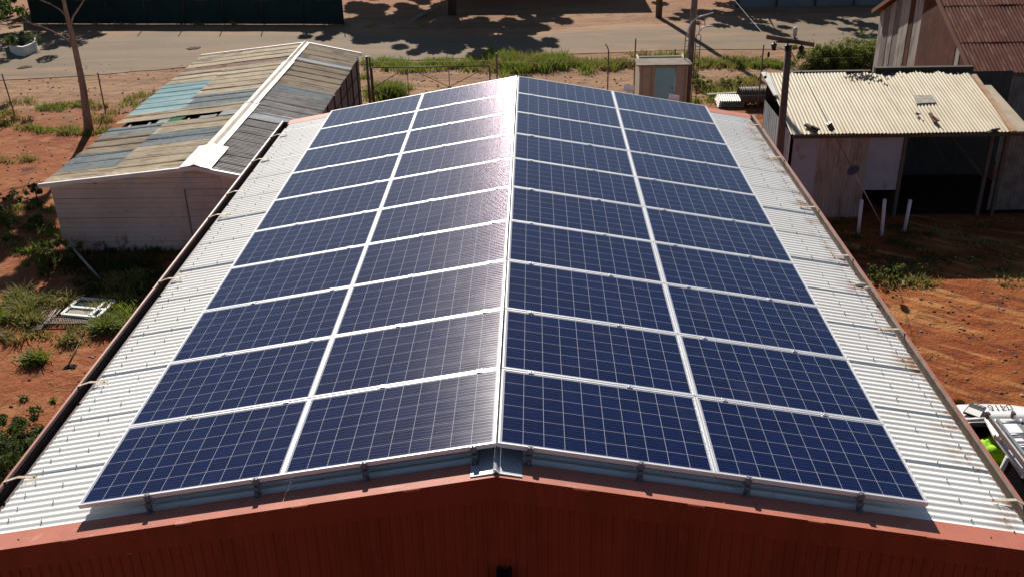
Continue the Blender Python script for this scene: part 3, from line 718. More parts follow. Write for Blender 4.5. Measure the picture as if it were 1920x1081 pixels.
# ------------------------------------------------------------------ tan hut with blue door
HY = 24.
hl, hr = at(1200, 120, HY), at(1291, 120, HY); zt = at(1243, 121, HY).z
root = thing('tan_hut', ((hl.x+hr.x)/2, HY+.5, GZ), 'small tan hut with a pale blue door beside the light pole', 'hut')
b = MB(); dxl, dxr = at(1228, 150, HY).x, at(1266, 150, HY).x
b.box(hl.x, dxl, HY, HY+.05, GZ, zt); b.box(dxr, hr.x, HY, HY+.05, GZ, zt); b.box(dxl, dxr, HY, HY+.05, zt-.08, zt)
b.box(hl.x, hl.x+.05, HY+.05, HY+1.3, GZ, zt); b.box(hr.x-.05, hr.x, HY+.05, HY+1.3, GZ, zt); b.box(hl.x+.05, hr.x-.05, HY+1.25, HY+1.3, GZ, zt-.05)
b.build('wall', HUTW, root)
b = MB(); b.box(dxl+.01, dxr-.01, HY-.03, HY+.02, GZ+.05, zt-.09); dr_ = b.build('door', HUTB, root)
b = MB(); b.sphere((dxr-.09, HY-.05, at(1260, 165, HY).z), .022, 8, 5); hd = b.build('door_handle', DARKM, dr_)
hd.parent = dr_; hd.matrix_parent_inverse = Matrix.Identity(4)
b = MB()
for X in (hl.x+.06, hl.x+.34, hr.x-.1): b.box(X, X+.04, HY-.02, HY-.002, GZ, zt-.01)
b.build('trim', simple('trim_tan', (.42, .33, .23), .7), root)
b = MB(); b.prism([(hl.x-.12, HY-.22, zt+.04), (hr.x+.08, HY-.22, zt+.04), (hr.x+.08, HY-.22, zt+.0), (hl.x-.12, HY-.22, zt+.0)][::-1], (0, .75, .02))
b.build('roof', HUTR, root)

# ------------------------------------------------------------------ light pole with ladder and curved handrails
LY = 24.6
b0 = at(1287, 205, LY); b1 = at(1304, -20, LY)
root = thing('light_pole', (b0.x, LY, GZ), 'grey light pole with a caged ladder and two curved white handrails', 'light pole')
d = (b1-b0).normalized(); base_ = b0 - d*((b0.z-GZ)/d.z)
top_ = base_ + d*8
b = MB(); b.tube([base_, base_.lerp(top_, .5), top_], [.105, .095, .085], 12); b.build('pole', simple('pole_grey', (.20, .175, .16), .7, c2=(.14, .12, .11), scale=5), root)
for (pa, pb, pc, rail) in (((1290, 66), (1284, 112), (1281, 190), 0), ((1310, 66), (1305, 112), (1300, 190), 1)):
    b = MB()
    Yr = LY-.18
    p1, p3 = at(*pa, Yr), at(*pc, Yr)
    dd = (p3-p1); pbm = p1+dd*1.35
    for off in (-.07, .07):
        b.tube([p1+V((off, 0, 0)), pbm+V((off, 0, 0))], .014, 6)
    nn = 16
    for k in range(nn+1):
        q = p1.lerp(pbm, k/nn); b.tube([q+V((-.07, 0, 0)), q+V((.07, 0, 0))], .010, 5)
    b.build('ladder_side', GALV, root)
b = MB(); Yr = LY-.18
b.tube([at(1289, 68, Yr), at(1291, 54, Yr), at(1297, 42, Yr), at(1307, 33, Yr), at(1318, 30, Yr), at(1338, 24, Yr)], .022, 8); b.build('handrail', WHITE, root)
b = MB(); b.tube([at(1309, 66, Yr), at(1312, 58, Yr), at(1318, 52, Yr), at(1326, 50, Yr), at(1337, 50, Yr)], .022, 8); b.build('handrail', WHITE, root)
b = MB(); b.tube([at(1321, 30, Yr), at(1322, 51, Yr)], .012, 6); b.tube([at(1308, 36, Yr), at(1313, 58, Yr)], .010, 6); b.build('strut', GALV, root)

# ------------------------------------------------------------------ offcuts between hut and shed
c = gp(1326, 186); e = gp(1398, 182)
b = MB(); b.bar(c+V((0, 0, .12)), e+V((0, 0, .12)), .16, .12); tag(b.build('beam', CONC), 'pale straight beam lying on the ground beyond the far right roof corner', 'beam')
c = gp(1346, 204); e = gp(1390, 200)
b = MB()
for k in range(4):
    b.corr(c+V((.02*k, .03*k, .05+.06*k)), (1, -.03, 0), (0, 1, .12), (e-c).length, .75-.05*k, .076, .012, 6)
tag(b.build('iron_sheets', simple('iron_offcut', (.55, .53, .48), .6, .2, c2=(.42, .36, .28), scale=5)), 'short stack of pale corrugated iron offcuts on the ground', 'iron sheets')
c = gp(1388, 205); b = MB(); n = 14
O = c
for k in range(n):
    th0, th1 = math.pi*(.12+.76*k/n), math.pi*(.12+.76*(k+1)/n)
    q0 = V((0, .45-.45*math.cos(th0), .62*math.sin(th0))); q1 = V((0, .45-.45*math.cos(th1), .62*math.sin(th1)))
    m_ = 36
    for j in range(m_):
        s0, s1 = 1.15*j/m_, 1.15*(j+1)/m_; a0_ = .012*math.sin(s0/.076*6.283); a1_ = .012*math.sin(s1/.076*6.283)
        f0 = q0.normalized() if q0.length else V((0, 0, 1))
        b.quad(O+q0+V((s0, 0, a0_)), O+q0+V((s1, 0, a1_)), O+q1+V((s1, 0, a1_)), O+q1+V((s0, 0, a0_)))
tag(b.build('curved_iron', simple('dark_iron', (.10, .085, .08), .7, .3, c2=(.16, .12, .10), scale=5), smooth=True), 'dark curved corrugated tank sheet lying by the cream roofed shed', 'iron sheet')

# ------------------------------------------------------------------ left patched shed
EYF, EYB = 15.56, 28.4
def rx_(y): return -7.49 - .0075*(y-EYF)
RZ = -3.40
lt = V((-3.70, 0, -.385)); rt = V((1.88, 0, -.405))     # ridge to eave on each slope
root = thing('patched_shed', (-8.4, 22, GZ), 'long low shed with a patchwork roof of tan, blue and grey iron', 'shed')
def patch(side, y0, y1, v0, v1, mat, lift=0., wob=.006, jag=.02, name='roof_sheet', nb=4):
    s_ = lt if side < 0 else rt
    O = V((rx_(y0), y0, RZ)) + s_*v0 + V((0, 0, lift))
    Ad = V((rx_(y1)-rx_(y0), y1-y0, 0)); L_ = s_.length
    b = MB(); b.corr(O, Ad, s_, y1-y0, L_*(v1-v0), .095, .014, 6, nb, .57, -.02, 0, jag, wob=.012)
    return b.build(name, mat, root)
LA = .56
# left slope, lower row (ridge side = upper)
up = [(15.62, 17.75, TAN), (17.75, 18.85, BLUEG), (18.85, 19.9, TAN), (20.35, 21.1, TAN), (21.1, 22.5, BLUEG), (22.5, 25.95, TAN), (25.95, 26.5, REDR), (26.5, 28.35, TAN)]
dn = [(15.62, 16.4, TAN), (16.4, 17.65, BLUEG), (17.65, 19.1, TAN2), (19.1, 19.9, BLUEG), (20.35, 21.15, TAN), (21.15, 24.4, CYAN), (24.4, 25.95, TAN), (25.95, 26.5, REDR), (26.5, 28.35, TAN)]
for y0, y1, m_ in up: patch(-1, y0, y1, .0, LA+.02, m_, .014)
for y0, y1, m_ in dn: patch(-1, y0, y1, LA-.01, 1.0, m_, 0, jag=.05)
patch(-1, 19.86, 20.36, .02, .22, WHR, .02, jag=.25); patch(-1, 19.80, 20.05, .2, .34, WHR, .02, jag=.1)
patch(-1, 19.86, 20.34, .46, .565, GREENR, .01, jag=0); patch(-1, 19.86, 20.2, .565, .65, WHR, .01, jag=0)
# right slope
for y0, y1, m_ in [(15.62, 17.3, GREYR), (17.3, 19.6, GREYR), (19.6, 20.25, WHR), (20.25, 22.4, GREYR), (22.4, 23.1, BLUEG), (23.1, 26.05, TAN2), (26.05, 26.45, WHR), (26.45, 28.35, TAN2)]:
    patch(1, y0, y1, .0, 1., m_, .004, jag=.04)
# ridge capping
def capping(y0, y1, w_, mat, lift, name='ridge_cap'):
    b = MB(); n = max(2, int((y1-y0)*3))
    pr_ = [(-w_, -w_*.104), (-w_*.3, -.0), (0, .035), (w_*.3, -.01), (w_, -w_*.215)]
    rings = []
    for i in range(n+1):
        y = y0+(y1-y0)*i/n; j = .012*mnoise.noise(V((y*2, 0, 0)))
        rings.append([V((rx_(y)+dx_, y, RZ+dz_+lift+j)) for dx_, dz_ in pr_])
    for i in range(n):
        for k in range(4): b.quad(rings[i][k], rings[i][k+1], rings[i+1][k+1], rings[i+1][k])
    return b.build(name, mat, root)
capping(17.0, 20.9, .20, CAPW, .035); capping(20.8, 25.7, .17, CAPW, .045); capping(25.6, 28.4, .13, CAPW, .035); capping(15.55, 17.1, .36, CAPW2, .05)
b = MB(); b.tube([(rx_(25.6)-.03, 25.6, RZ+.06), (rx_(28.4)-.03, 28.4, RZ+.06)], .02, 5); b.build('ridge_strip', DARKM, root)
# barges
def barge(y, side, name='barge_board', mat=WHITE, sag=0):
    s_ = lt if side < 0 else rt; b = MB(); n = 8; O = V((rx_(y), y, RZ))
    for i in range(n):
        a = O + s_*1.0*(i/n); c = O + s_*1.0*((i+1)/n)
        a.z += -sag*math.sin(math.pi*i/n); c.z += -sag*math.sin(math.pi*(i+1)/n)
        b.obox(a+V((0, -.03, -.05)), c-a, (0, .07, 0), (0, 0, .09))
    return b.build(name, mat, root)
barge(15.56, -1); barge(15.56, 1); barge(28.36, -1); barge(28.36, 1)
# front wall (boards), sides, back
WL, WR, WF, WB = -10.98, -5.80, 15.68, 28.2
def rz_at(x, y):
    r_ = rx_(y); return RZ + ((x-r_)*(.385/3.70) if x < r_ else -(x-r_)*(.405/1.88))
b = MB(); nb = 16; zt = lambda x: rz_at(x, WF)-.04
hb = 1.95/nb
for k in range(nb+3):
    z0 = GZ + k*hb; z1 = z0+hb-R.choice((.001, .003, .006))
    xa, xb = WL, -7.0
    # clip to the roof line
    def span(zz):
        l = WL if zz < zt(WL) else rx_(WF) - (RZ-.04-zz)/(.385/3.70)
        return l
    if z0 > RZ-.1: break
    l0, l1 = max(WL, span(z0)), max(WL, span(min(z1, RZ-.05)))
    z1 = min(z1, RZ-.05); off = R.uniform(0, .006)
    b.face([(l0, WF-off, z0), (xb, WF-off, z0), (xb, WF-off, min(z1, zt(xb))), (l1, WF-.014-off, z1)] if z1 < zt(xb)+.2 else [(l0, WF, z0), (xb, WF, z0), (xb, WF, zt(xb)), (l1, WF, zt(l1))])
    b.quad((l0, WF-off, z1), (xb, WF-off, z1), (xb, WF+.02, z1), (l0, WF+.02, z1))
b.face([(WL, WF+.012, GZ), (WR, WF+.012, GZ), (WR, WF+.012, zt(WR)), (rx_(WF), WF+.012, RZ-.04), (WL, WF+.012, zt(WL))])
b.build('front_wall', BOARDS, root)
b = MB()
zD = at(346, 355, WF).z; xD = at(346, 355, WF).x
for k in range(9):
    z0 = GZ+.02+k*(zD-GZ)/9; b.box(xD+.03, WR, WF-.02, WF+.008, z0, z0+(zD-GZ)/9-.008)
b.build('door', simple('board_door', (.55, .49, .435), .8, c2=(.48, .42, .37), scale=3), root)
b = MB(); b.box(xD-.006, xD+.004, WF-.03, WF-.002, GZ+.05, zD+.0); b.box(xD, WR, WF-.024, WF-.002, zD, zD+.008); b.build('door_trim', simple('door_gap', (.16, .13, .11), .9), root)
b = MB()
zl = rz_at(WL, WF)-.05; b.corr((WL, WF, GZ), (0, 1, 0), (0, 0, 1), WB-WF, zl-GZ, .076, .008, 4); b.build('side_wall', BLUEG, root)
b = MB(); zr = rz_at(WR, WF)-.05; b.corr((WR, WF, GZ), (0, 1, 0), (0, 0, 1), WB-WF, zr-GZ, .076, .008, 4); b.build('side_wall', BARNW, root)
b = MB()
for k in range(9):
    y_ = 19.2+k*1.05; b.box(WR+.01, WR+.045, y_, y_+.035, GZ, zr)
for z_ in (GZ+.5, GZ+1.1): b.box(WR+.011, WR+.03, WF+.1, WB, z_, z_+.02)
b.build('wall_batten', DARKM, root)
b = MB(); b.face([(WL, WB, GZ), (WR, WB, GZ), (WR, WB, rz_at(WR, WB)-.04), (rx_(WB), WB, RZ-.04), (WL, WB, rz_at(WL, WB)-.04)]); b.build('back_wall', BARNW, root)
b = MB(); b.box(WL+.05, WR-.05, WF+.05, WB-.05, GZ+.01, GZ+.03); b.build('floor_slab', simple('dark_floor', (.05, .04, .035), .95), root)
b = MB()   # rafters seen through the hole
for k in range(7):
    x_ = -10.8+k*.55; b.box(x_, x_+.05, 19.5, 20.8, rz_at(x_, 20)-.12, rz_at(x_, 20)-.05)
b.build('rafter', DARKM, root)
b = MB(); b.bar((-11.5, 19.75, -3.93), (-10.2, 20.2, -3.8), .05, .03); b.build('batten', TIMB, root)

# leaning pale pipe, window frame, mesh frames, tyre at the left
a = gp(190, 527)+V((0, 0, .03)); c = at(131, 459, 15.35)
b = MB(); b.tube([a, c], .028, 8); tag(b.build('pipe', simple('pale_pipe', (.50, .42, .34), .7)), 'pale pipe leaning on the front corner of the patched shed', 'pipe')
Pw = [gp(118, 596), gp(184, 602), gp(206, 567), gp(152, 566)]
zz = V((0, 0, .10))
root = thing('window_frame', gp(160, 585), 'white timber window frame lying flat on weeds', 'window frame')
def barseg(b, p, q, w_=.07, h_=.05, dz=.09): b.bar(p+V((0, 0, dz)), q+V((0, 0, dz)), w_, h_)
b = MB()
fl, fr_, br_, bl_ = Pw
ex = (fr_-fl); ey = (bl_-fl)
mid0 = fl+ey*.45; mid1 = mid0+ex
for p, q in ((fl, fr_), (mid0, mid1), (bl_, bl_+ex), (fl, bl_), (fr_, fr_+ey), (fl+ex*.78, fl+ex*.78+ey)): barseg(b, p, q)
b.build('frame', simple('frame_white_aqua', (.66, .72, .68), .6, c2=(.60, .64, .60), scale=5), root)
b = MB(); up_ = V((0, 0, .085)); b.quad(fl+up_, fl+ex*.78+up_, fl+ex*.78+ey*.45+up_, fl+ey*.45+up_); b.build('pane', simple('dusty_pane', (.30, .25, .18), .35, c2=(.24, .20, .14), scale=3), root)
b = MB(); b.quad(mid0+up_, mid0+ex*.78+up_, bl_+ex*.78+up_, bl_+up_); b.build('pane', simple('dark_pane', (.03, .05, .05), .2), root)
def meshframe(p, ex, ey, nx, ny, label):
    root = thing('mesh_frame', p, label, 'mesh frame', 'rusty mesh frames lying on the dirt')
    z_ = V((0, 0, .07)); b = MB()
    for a_, c_ in ((p, p+ex), (p+ex, p+ex+ey), (p+ex+ey, p+ey), (p+ey, p)): b.tube([a_+z_, c_+z_], .016, 6)
    b.build('frame', GALV, root); b = MB()
    for i in range(1, nx): b.tube([p+ex*(i/nx)+z_, p+ex*(i/nx)+ey+z_], .005, 4)
    for j in range(1, ny): b.tube([p+ey*(j/ny)+z_, p+ey*(j/ny)+ex+z_], .005, 4)
    b.build('wire_mesh', GALV, root)
p = gp(56, 625); meshframe(p, gp(80, 622)-p, gp(86, 585)-p, 5, 14, 'narrow rusty mesh frame lying left of the window frame')
p = gp(82, 612); meshframe(p, gp(168, 611)-p, (gp(86, 600)-p), 26, 4, 'wide rusty mesh frame lying in front of the window frame')
p = gp(80, 612); meshframe(p, gp(92, 611)-p, gp(104, 586)-p, 3, 10, 'slim mesh strip lying between window frame and bush')
a, c = gp(157, 626), gp(129, 684)  # dark rod laid where a thin post shadow falls
b = MB(); b.tube([a+V((0, 0, .02)), c+V((0, 0, .02))], .012, 6); tag(b.build('shadow_rod', DARKM), 'thin dark rod in place of a post shadow on red dirt below the mesh frames', 'rod')
c = gp(134, 687); b = MB(); rg = []  # low dark uneven patch on the dirt
for k in range(30):
    th = 6.2832*k/30; q_ = .8+.7*mnoise.noise(V((math.cos(th)*2.2, math.sin(th)*2.2, 5)))
    rg.append(c+V((math.cos(th)*.15*q_, math.sin(th)*.12*q_, .004)))
b.loft([rg, [c+(p-c)*.7+V((0, 0, .012+.02*R.random())) for p in rg], [c+(p-c)*.3+V((0, 0, .01+.03*R.random())) for p in rg]], smooth=False)
tag(b.build('dark_patch', simple('patch_dark', (.05, .025, .02), .95)), 'dark round patch on red dirt', 'burnt patch')
c = gp(42, 838); b = MB(); R1, r1 = .20, .06; n = 28; rings = []
for i in range(n+1):
    th = 6.2832*i/n; ce = V((math.cos(th)*R1, math.sin(th)*R1*1.0, 0)); dr2 = ce.normalized()
    rings.append([c+V((0, 0, .09))+ce+dr2*(r1*math.cos(f))+V((0, 0, r1*math.sin(f)*1.1)) for f in [6.2832*k/8 for k in range(8)]])
b.loft(rings, cap=False); tag(b.build('old_tyre', RUBBER), 'old black tyre lying in scrub at the near left', 'tyre')

# ------------------------------------------------------------------ right cream roofed shed
FYR, BYR = 17.1, 20.3
fz = at(1700, 250, FYR).z
xl, xr = at(1478, 252, FYR).x, 12.6
bz = fz + .67
root = thing('cream_roof_shed', (9, 18, GZ), 'open fronted shed with a cream corrugated roof and mixed sheet walls', 'shed')
sv = V((0, FYR-BYR, fz-bz)); bl = V((xl+.07, BYR, bz))
hs = mnoise.noise
cut0 = at(1590, 140, BYR).x - bl.x; 
xrim = at(1880, 247, FYR).x
b = MB(); 
La = 11.62-bl.x
b.corr(bl, (1, 0, 0), sv, La, sv.length, .085, .012, 6, 45, .76, .005, .05, .03, wob=.008, hole=lambda a_, c_: 2.1 < a_ < 5.25 and c_ < (.17+.34*mnoise.noise(V((a_*2.7, 4.2, 0)))+.12*mnoise.noise(V((a_*11, 1, 0))))*(1 if a_ > 3 else .5))
rs = b.build('roof', CREAM, root)
b = MB(); b.prism([bl+V((1.9, .05, -.045)), bl+V((5.4, .05, -.045)), bl+V((5.4, -.75, -.20)), bl+V((1.9, -.75, -.20))], (0, 0, -.01)); b.build('under_sheet', simple('blue_grey_under', (.13, .15, .19), .6, c2=(.07, .08, .10), scale=4), root)
b = MB()   # flaked silver area, faded panel and rust holes
def onroof(px, py, lift=.02):
    n_ = V((1, 0, 0)).cross(sv).normalized(); d = ray(px, py); tt = (bl+V((0, 0, lift))-C0).dot(n_)/d.dot(n_); return C0+d*tt
for _ in range(70):
    px = R.gauss(1624, 20); py = 137+abs(R.gauss(0, 9)); 
    p = onroof(px, py, .022+.004*R.random()); s1 = R.uniform(.02, .07)
    b.face([p+V((s1*math.cos(th)*R.uniform(.5, 1), s1*.8*math.sin(th)*R.uniform(.5, 1), -s1*.8*math.sin(th)*.18)) for th in (0, 1.2, 2.3, 3.4, 4.4, 5.4)], 0)
b.build('flaked_patch', simple('flaked_silver', (.45, .47, .50), .35, .5, c2=(.12, .11, .11), scale=14), root)['kind'] = 'stuff'
def roofbox(name, pts, mat, h=.03, par=None):
    b = MB(); P = [onroof(*p, .024) for p in pts]; b.prism(P, (0, 0, h)); return b.build(name, mat, par or root)
roofbox('mended_panel', [(1712, 180), (1747, 179), (1756, 193), (1718, 195)], simple('mend_grey', (.50, .47, .40), .7, c2=(.34, .27, .20), scale=12), .012)
# right flashing strips
b = MB()
P = [onroof(1822, 142, .02), onroof(1830, 142, .02), onroof(1906, 248, .02), onroof(1896, 249, .02)]; b.prism(P, (0, 0, .04))
b.build('flashing', simple('orange_flashing', (.55, .36, .22), .7, c2=(.46, .27, .15), scale=4), root)
b = MB(); P = [onroof(1845, 162, .0), onroof(1858, 162, .0), onroof(1935, 248, .0), onroof(1906, 249, .0)]; b.prism(P, (0, 0, .03))
b.build('flashing', simple('cream_flashing', (.58, .47, .33), .7), root)
b = MB(); b.bar((xl+.1, FYR-.01, fz-.06), (xr, FYR-.01, fz-.06), .03, .07); b.build('eave_beam', DARKM, root)
b = MB(); b.prism([(xl-.05, BYR, bz+.03), (xl+.12, BYR, bz+.03), (xl+.12, BYR-1.35, bz-.22), (xl+.02, BYR-1.35, bz-.22)], (0, 0, -.03)); b.build('flap', WHITE, root)
b = MB()
for k in range(4): b.bar((xl+.1, FYR+.3+k*.85, fz+.05+k*.155-.09), (11.9, FYR+.3+k*.85, fz+.05+k*.155-.09), .05, .07)
b.build('purlin', DARKM, root)
# walls
WY = FYR+.22
def wx(px): return at(px, 300, WY).x
zwt = fz-.04
b = MB(); b.box(wx(1484), wx(1531), WY, WY+.02, GZ, zwt); b.build('wall_sheet', LAV, root)
b = MB(); b.corr((wx(1531), WY, GZ), (1, 0, 0), (0, 0, 1), wx(1627)-wx(1531), zwt-GZ, .09, .015, 8); b.build('wall_sheet', PINKW, root)
zgap = at(1640, 356, WY).z
b = MB(); b.box(wx(1625), wx(1688), WY-.015, WY+.005, zgap, zwt); b.build('wall_sheet', LAV, root)
b = MB(); b.corr((xl+.12, WY, GZ), (0, 1, 0), (0, 0, 1), BYR-WY, zwt-GZ, .2, .006, 6); b.build('side_wall', BLUEW, root)
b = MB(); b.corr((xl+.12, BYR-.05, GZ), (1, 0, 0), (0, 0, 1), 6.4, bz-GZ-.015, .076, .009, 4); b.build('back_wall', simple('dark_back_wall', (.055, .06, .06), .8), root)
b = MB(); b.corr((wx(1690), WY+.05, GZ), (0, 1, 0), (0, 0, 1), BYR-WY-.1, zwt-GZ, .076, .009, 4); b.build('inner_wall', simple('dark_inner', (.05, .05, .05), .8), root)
for px in (1692, 1852, 1880):
    b = MB(); X = wx(px); b.box(X-.04, X+.04, WY-.04, WY+.04, GZ, zwt); b.build('post', simple('shed_post', (.10, .075, .06), .9), root)
b = MB(); b.corr((wx(1880), WY+.3, GZ), (1, 0, 0), (0, 0, 1), 2.2, zwt-GZ, .076, .009, 5); b.build('wall_sheet', simple('dull_iron_wall', (.17, .16, .14), .7, c2=(.12, .09, .07), scale=3), root)
b = MB(); b.bar((wx(1800), WY+1.2, fz-.35), (wx(1852), WY+.05, GZ+1.), .05, .05); b.bar((wx(1770), WY+1.8, fz-.2), (wx(1840), WY+1.6, GZ+.6), .05, .05); b.build('brace', simple('shed_post', (.1, .1, .1)), root)
b = MB(); b.box(wx(1690)+.1, wx(1880)+1., WY+.1, BYR-.1, GZ+.004, GZ+.03); b.build('floor', simple('shaded_bay_floor', (.035, .025, .02), 1., spec=0), root)  # dark slab added so the bay's shade reads black
# debris lying on the cream roof
def debris(name, pts, r_, label, mat, cat):
    b = MB(); P = [onroof(*p, .05) for p in pts]; b.bar(P[0], P[1], r_*2, r_*1.1); b.bar(P[0].lerp(P[1], .5)+V((0, 0, r_)), P[1]+V((.06, -.01, r_)), r_*1.3, r_*.7)
    return tag(b.build(name, mat), label, cat)
debris('timber_offcut', ((1511, 234), (1531, 247)), .05, 'dark timber offcut lying on the cream roof near its front left corner', DARKM, 'timber')
debris('rusty_offcut', ((1744, 213), (1754, 230)), .04, 'short rusty metal offcut lying mid right on the cream roof', simple('rust_scrap', (.16, .08, .05), .9), 'metal offcut')
debris('leaf_litter', ((1850, 250), (1868, 245)), .045, 'dark clump of leaf litter on the front edge of the cream roof', simple('litter_dark', (.03, .028, .02), .95), 'leaf litter')
debris('small_scrap', ((1718, 212), (1721, 216)), .022, 'tiny dark scrap on the cream roof left of the rusty offcut', DARKM, 'scrap')

# black flashing / low wall behind the cream roof
b = MB(); p0, p1 = at(1640, 128, 20.7), at(1823, 128, 20.7)
b.box(p0.x, p1.x, 20.6, 20.75, p0.z-.25, p0.z+.03); tag(b.build('roof_beam', DARKM), 'black beam running behind the back edge of the cream roof', 'beam')
b = MB(); p0 = at(1470, 133, 20.6); b.box(p0.x, at(1640, 130, 20.6).x-.1, 20.55, 20.67, p0.z-.14, p0.z-.02); tag(b.build('dark_batten', DARKM), 'thin dark batten along the back left edge of the cream roof', 'batten')  # thin dark bar behind the roof's back edge

# three white posts
for px, py, tx, tyy, lb in ((1609, 438, 1616, 375, 'white post left of three standing in the shaded yard'), (1653, 442, 1659, 374, 'middle white post of three, where the guy wire ends'), (1695, 436, 1707, 375, 'white post right of three, leaning slightly right')):
    B = gp(px, py); T = at(tx, tyy, B.y); b = MB(); b.tube([B-V((0, 0, .05)), T], .042, 10)
    tag(b.build('white_post', simple('post_white', (.62, .62, .66), .6, c2=(.54, .53, .56), scale=6)), lb, 'post', 'white posts in the shaded yard')
# small white scraps near the shade edge
c = gp(1694, 537); b = MB(); b.bar(c+V((0, 0, .03)), c+V((.05, .18, .05)), .05, .02); tag(b.build('white_scrap', WHITE), 'small white scrap lying at the shade edge by the right gutter', 'scrap')

# ------------------------------------------------------------------ rusty barn
BX, BF, BM, BB = 12.2, 21.3, 25.2, 29.2
ez = at(1830, 134, BF-.3).z
e0 = atx(1830, 133, BX-.15)
EZ = -2.80; MZ = -.92
root = thing('rusty_barn', (16, 24, GZ), 'tall barn with a rust red corrugated roof and patched plank gable', 'barn')
s1 = V((0, (BF-.45)-BM, EZ-.05-MZ)); 
for i, (v0, v1, li) in enumerate(((0, .36, .03), (.34, .72, .015), (.70, 1.0, 0))):
    b = MB(); b.corr(V((BX-.18, BM, MZ))+s1*v0+V((0, 0, li)), (1, 0, 0), s1, 12, s1.length*(v1-v0), .1, .014, 6, 2, .76, .004, 0, .03, wob=.01); b.build('roof_sheet', RUST, root)
s2 = V((0, BB+.3-BM, EZ-.05-MZ)); b = MB(); b.corr(V((BX-.18, BM, MZ)), (1, 0, 0), s2, 12, s2.length, .1, .014, 5); b.build('roof_sheet', RUST, root)
b = MB(); b.bar(V((BX-.2, BM, MZ+.0))+s1, V((BX-.2, BM, MZ+.0)), .05, .12); b.bar(V((BX-.2, BM, MZ)), V((BX-.2, BM, MZ))+s2, .05, .12); b.build('barge_board', simple('rust_barge', (.22, .10, .06), .9), root)
def gz(y): return EZ + (MZ-EZ)*((y-BF)/(BM-BF) if y < BM else (BB-y)/(BB-BM)) - .04
# gable end wall made of strips facing left
edges = [(BF, 'B'), (22.25, 'L'), (22.55, 'R'), (25.4, 'P'), (26.1, 'R'), (26.45, 'P'), (27.2, 'T'), (27.75, 'P'), (28.2, 'T'), (28.75, 'P'), (BB, 'E')]
mm = {'B': RUSTW, 'L': simple('pale_sheet', (.42, .40, .36), .7), 'R': RUSTW, 'P': TIMB, 'T': simple('plank_grey_dark', (.22, .20, .175), .9, c2=(.16, .14, .12), scale=3)}
for k in range(len(edges)-1):
    y0, y1 = edges[k][0], edges[k+1][0]-.012; b = MB(); off = .01+.012*(k % 3)
    pts = [(BX-off, y0, GZ), (BX-off, y1, GZ), (BX-off, y1, gz(y1))]
    if y0 < BM < y1: pts.append((BX-off, BM, gz(BM)))
    pts.append((BX-off, y0, gz(y0)))
    b.prism(pts, (.02, 0, 0)); b.build('wall_sheet' if edges[k][1] in 'BLR' else 'wall_plank', mm[edges[k][1]], root)
b = MB(); b.face([(BX+.02, BF, GZ), (BX+.02, BB, GZ), (BX+.02, BB, gz(BB)), (BX+.02, BM, gz(BM)), (BX+.02, BF, gz(BF))]); b.build('inner_lining', DARKM, root)
b = MB(); b.corr((BX, BF, GZ), (1, 0, 0), (0, 0, 1), 11, EZ-GZ-.15, .1, .012, 5); b.build('front_wall', BARNW, root)
b = MB(); b.box(BX, BX+11, BB-.02, BB, GZ, EZ-.1); b.build('back_wall', BARNW, root)
b = MB(); b.bar((BX-.1, BF-.05, EZ-.18), (BX+11, BF-.05, EZ-.18), .05, .12); b.build('eave_beam', simple('grey_timber', (.16, .13, .10), .9), root)

# ------------------------------------------------------------------ power pole
PY = 16.0
pt = at(1479, 84, PY); pb_ = at(1462, 285, PY); dd = (pb_-pt).normalized(); base_ = pt + dd*((GZ-pt.z)/dd.z)
root = thing('power_pole', (base_.x, base_.y, GZ), 'timber power pole with a crossarm and dark insulators in front of the cream roof', 'power pole')
b = MB(); b.tube([base_, pt], [.10, .07], 12); b.build('pole', WOOD, root)
b = MB(); ca0, ca1 = at(1437, 69, PY-.1), at(1526, 84, PY-.1); b.bar(ca0, ca1, .08, .09); ca_ = b.build('crossarm', WOOD, root)
b = MB(); b.bar(at(1455, 79, PY-.16), at(1500, 81, PY-.16), .03, .03); b.build('brace', DARKM, root)
for px, py in ((1451, 89), (1476, 92), (1502, 94)):
    b = MB(); c = at(px, py, PY-.14)
    b.tube([c+V((0, 0, .12)), c+V((0, 0, .06))], .015, 6)
    for k in range(3): b.sphere(c+V((0, 0, .05-.045*k)), .068-.008*k, 10, 6, (1, 1, .55))
    b.build('insulator', BLACK, root)
b = MB(); c = at(1490, 70, PY); b.tube([c-V((0, 0, .06)), c+V((0, 0, .03))], .02, 6); b.bar(c+V((-.12, 0, -.02)), c+V((.06, 0, -.02)), .05, .03)
b.build('lamp_arm', GALV, root)
b = MB(); c = at(1491, 60, PY); b.tube([c+V((0, 0, -.09)), c+V((0, 0, .06)), c+V((0, 0, .10))], [.045, .05, .03], 10); b.build('lamp', simple('lamp_grey', (.55, .55, .56), .4, .3), root)
b = MB(); b.tube([at(1428, 60, PY-.1), at(1400, 28, 22), at(1360, -20, 30)], .006, 5, cap=False)
b.tube([at(1441, 100, PY-.15), at(1439, 122, PY-.15), at(1436, 143, PY-.15)], .006, 5)
b.tube([at(1452, 96, PY-.15), at(1462, 88, PY-.2), at(1474, 97, PY-.2)], .006, 5); b.tube([at(1478, 96, PY-.15), at(1490, 106, PY-.2), at(1500, 98, PY-.2)], .005, 5)
b.tube([at(1475, 96, PY-.15), at(1450, 86, PY-.2)], .005, 5)
b.build('wire', simple('wire_grey', (.30, .28, .27), .6), root)
b = MB(); b.sphere(at(1435, 145, PY-.15), .035, 8, 5); b.tube([at(1441, 103, PY-.15)+V((0, 0, .06)), at(1441, 103, PY-.15)-V((0, 0, .05))], .025, 6); b.build('strain_insulator', BLACK, root)
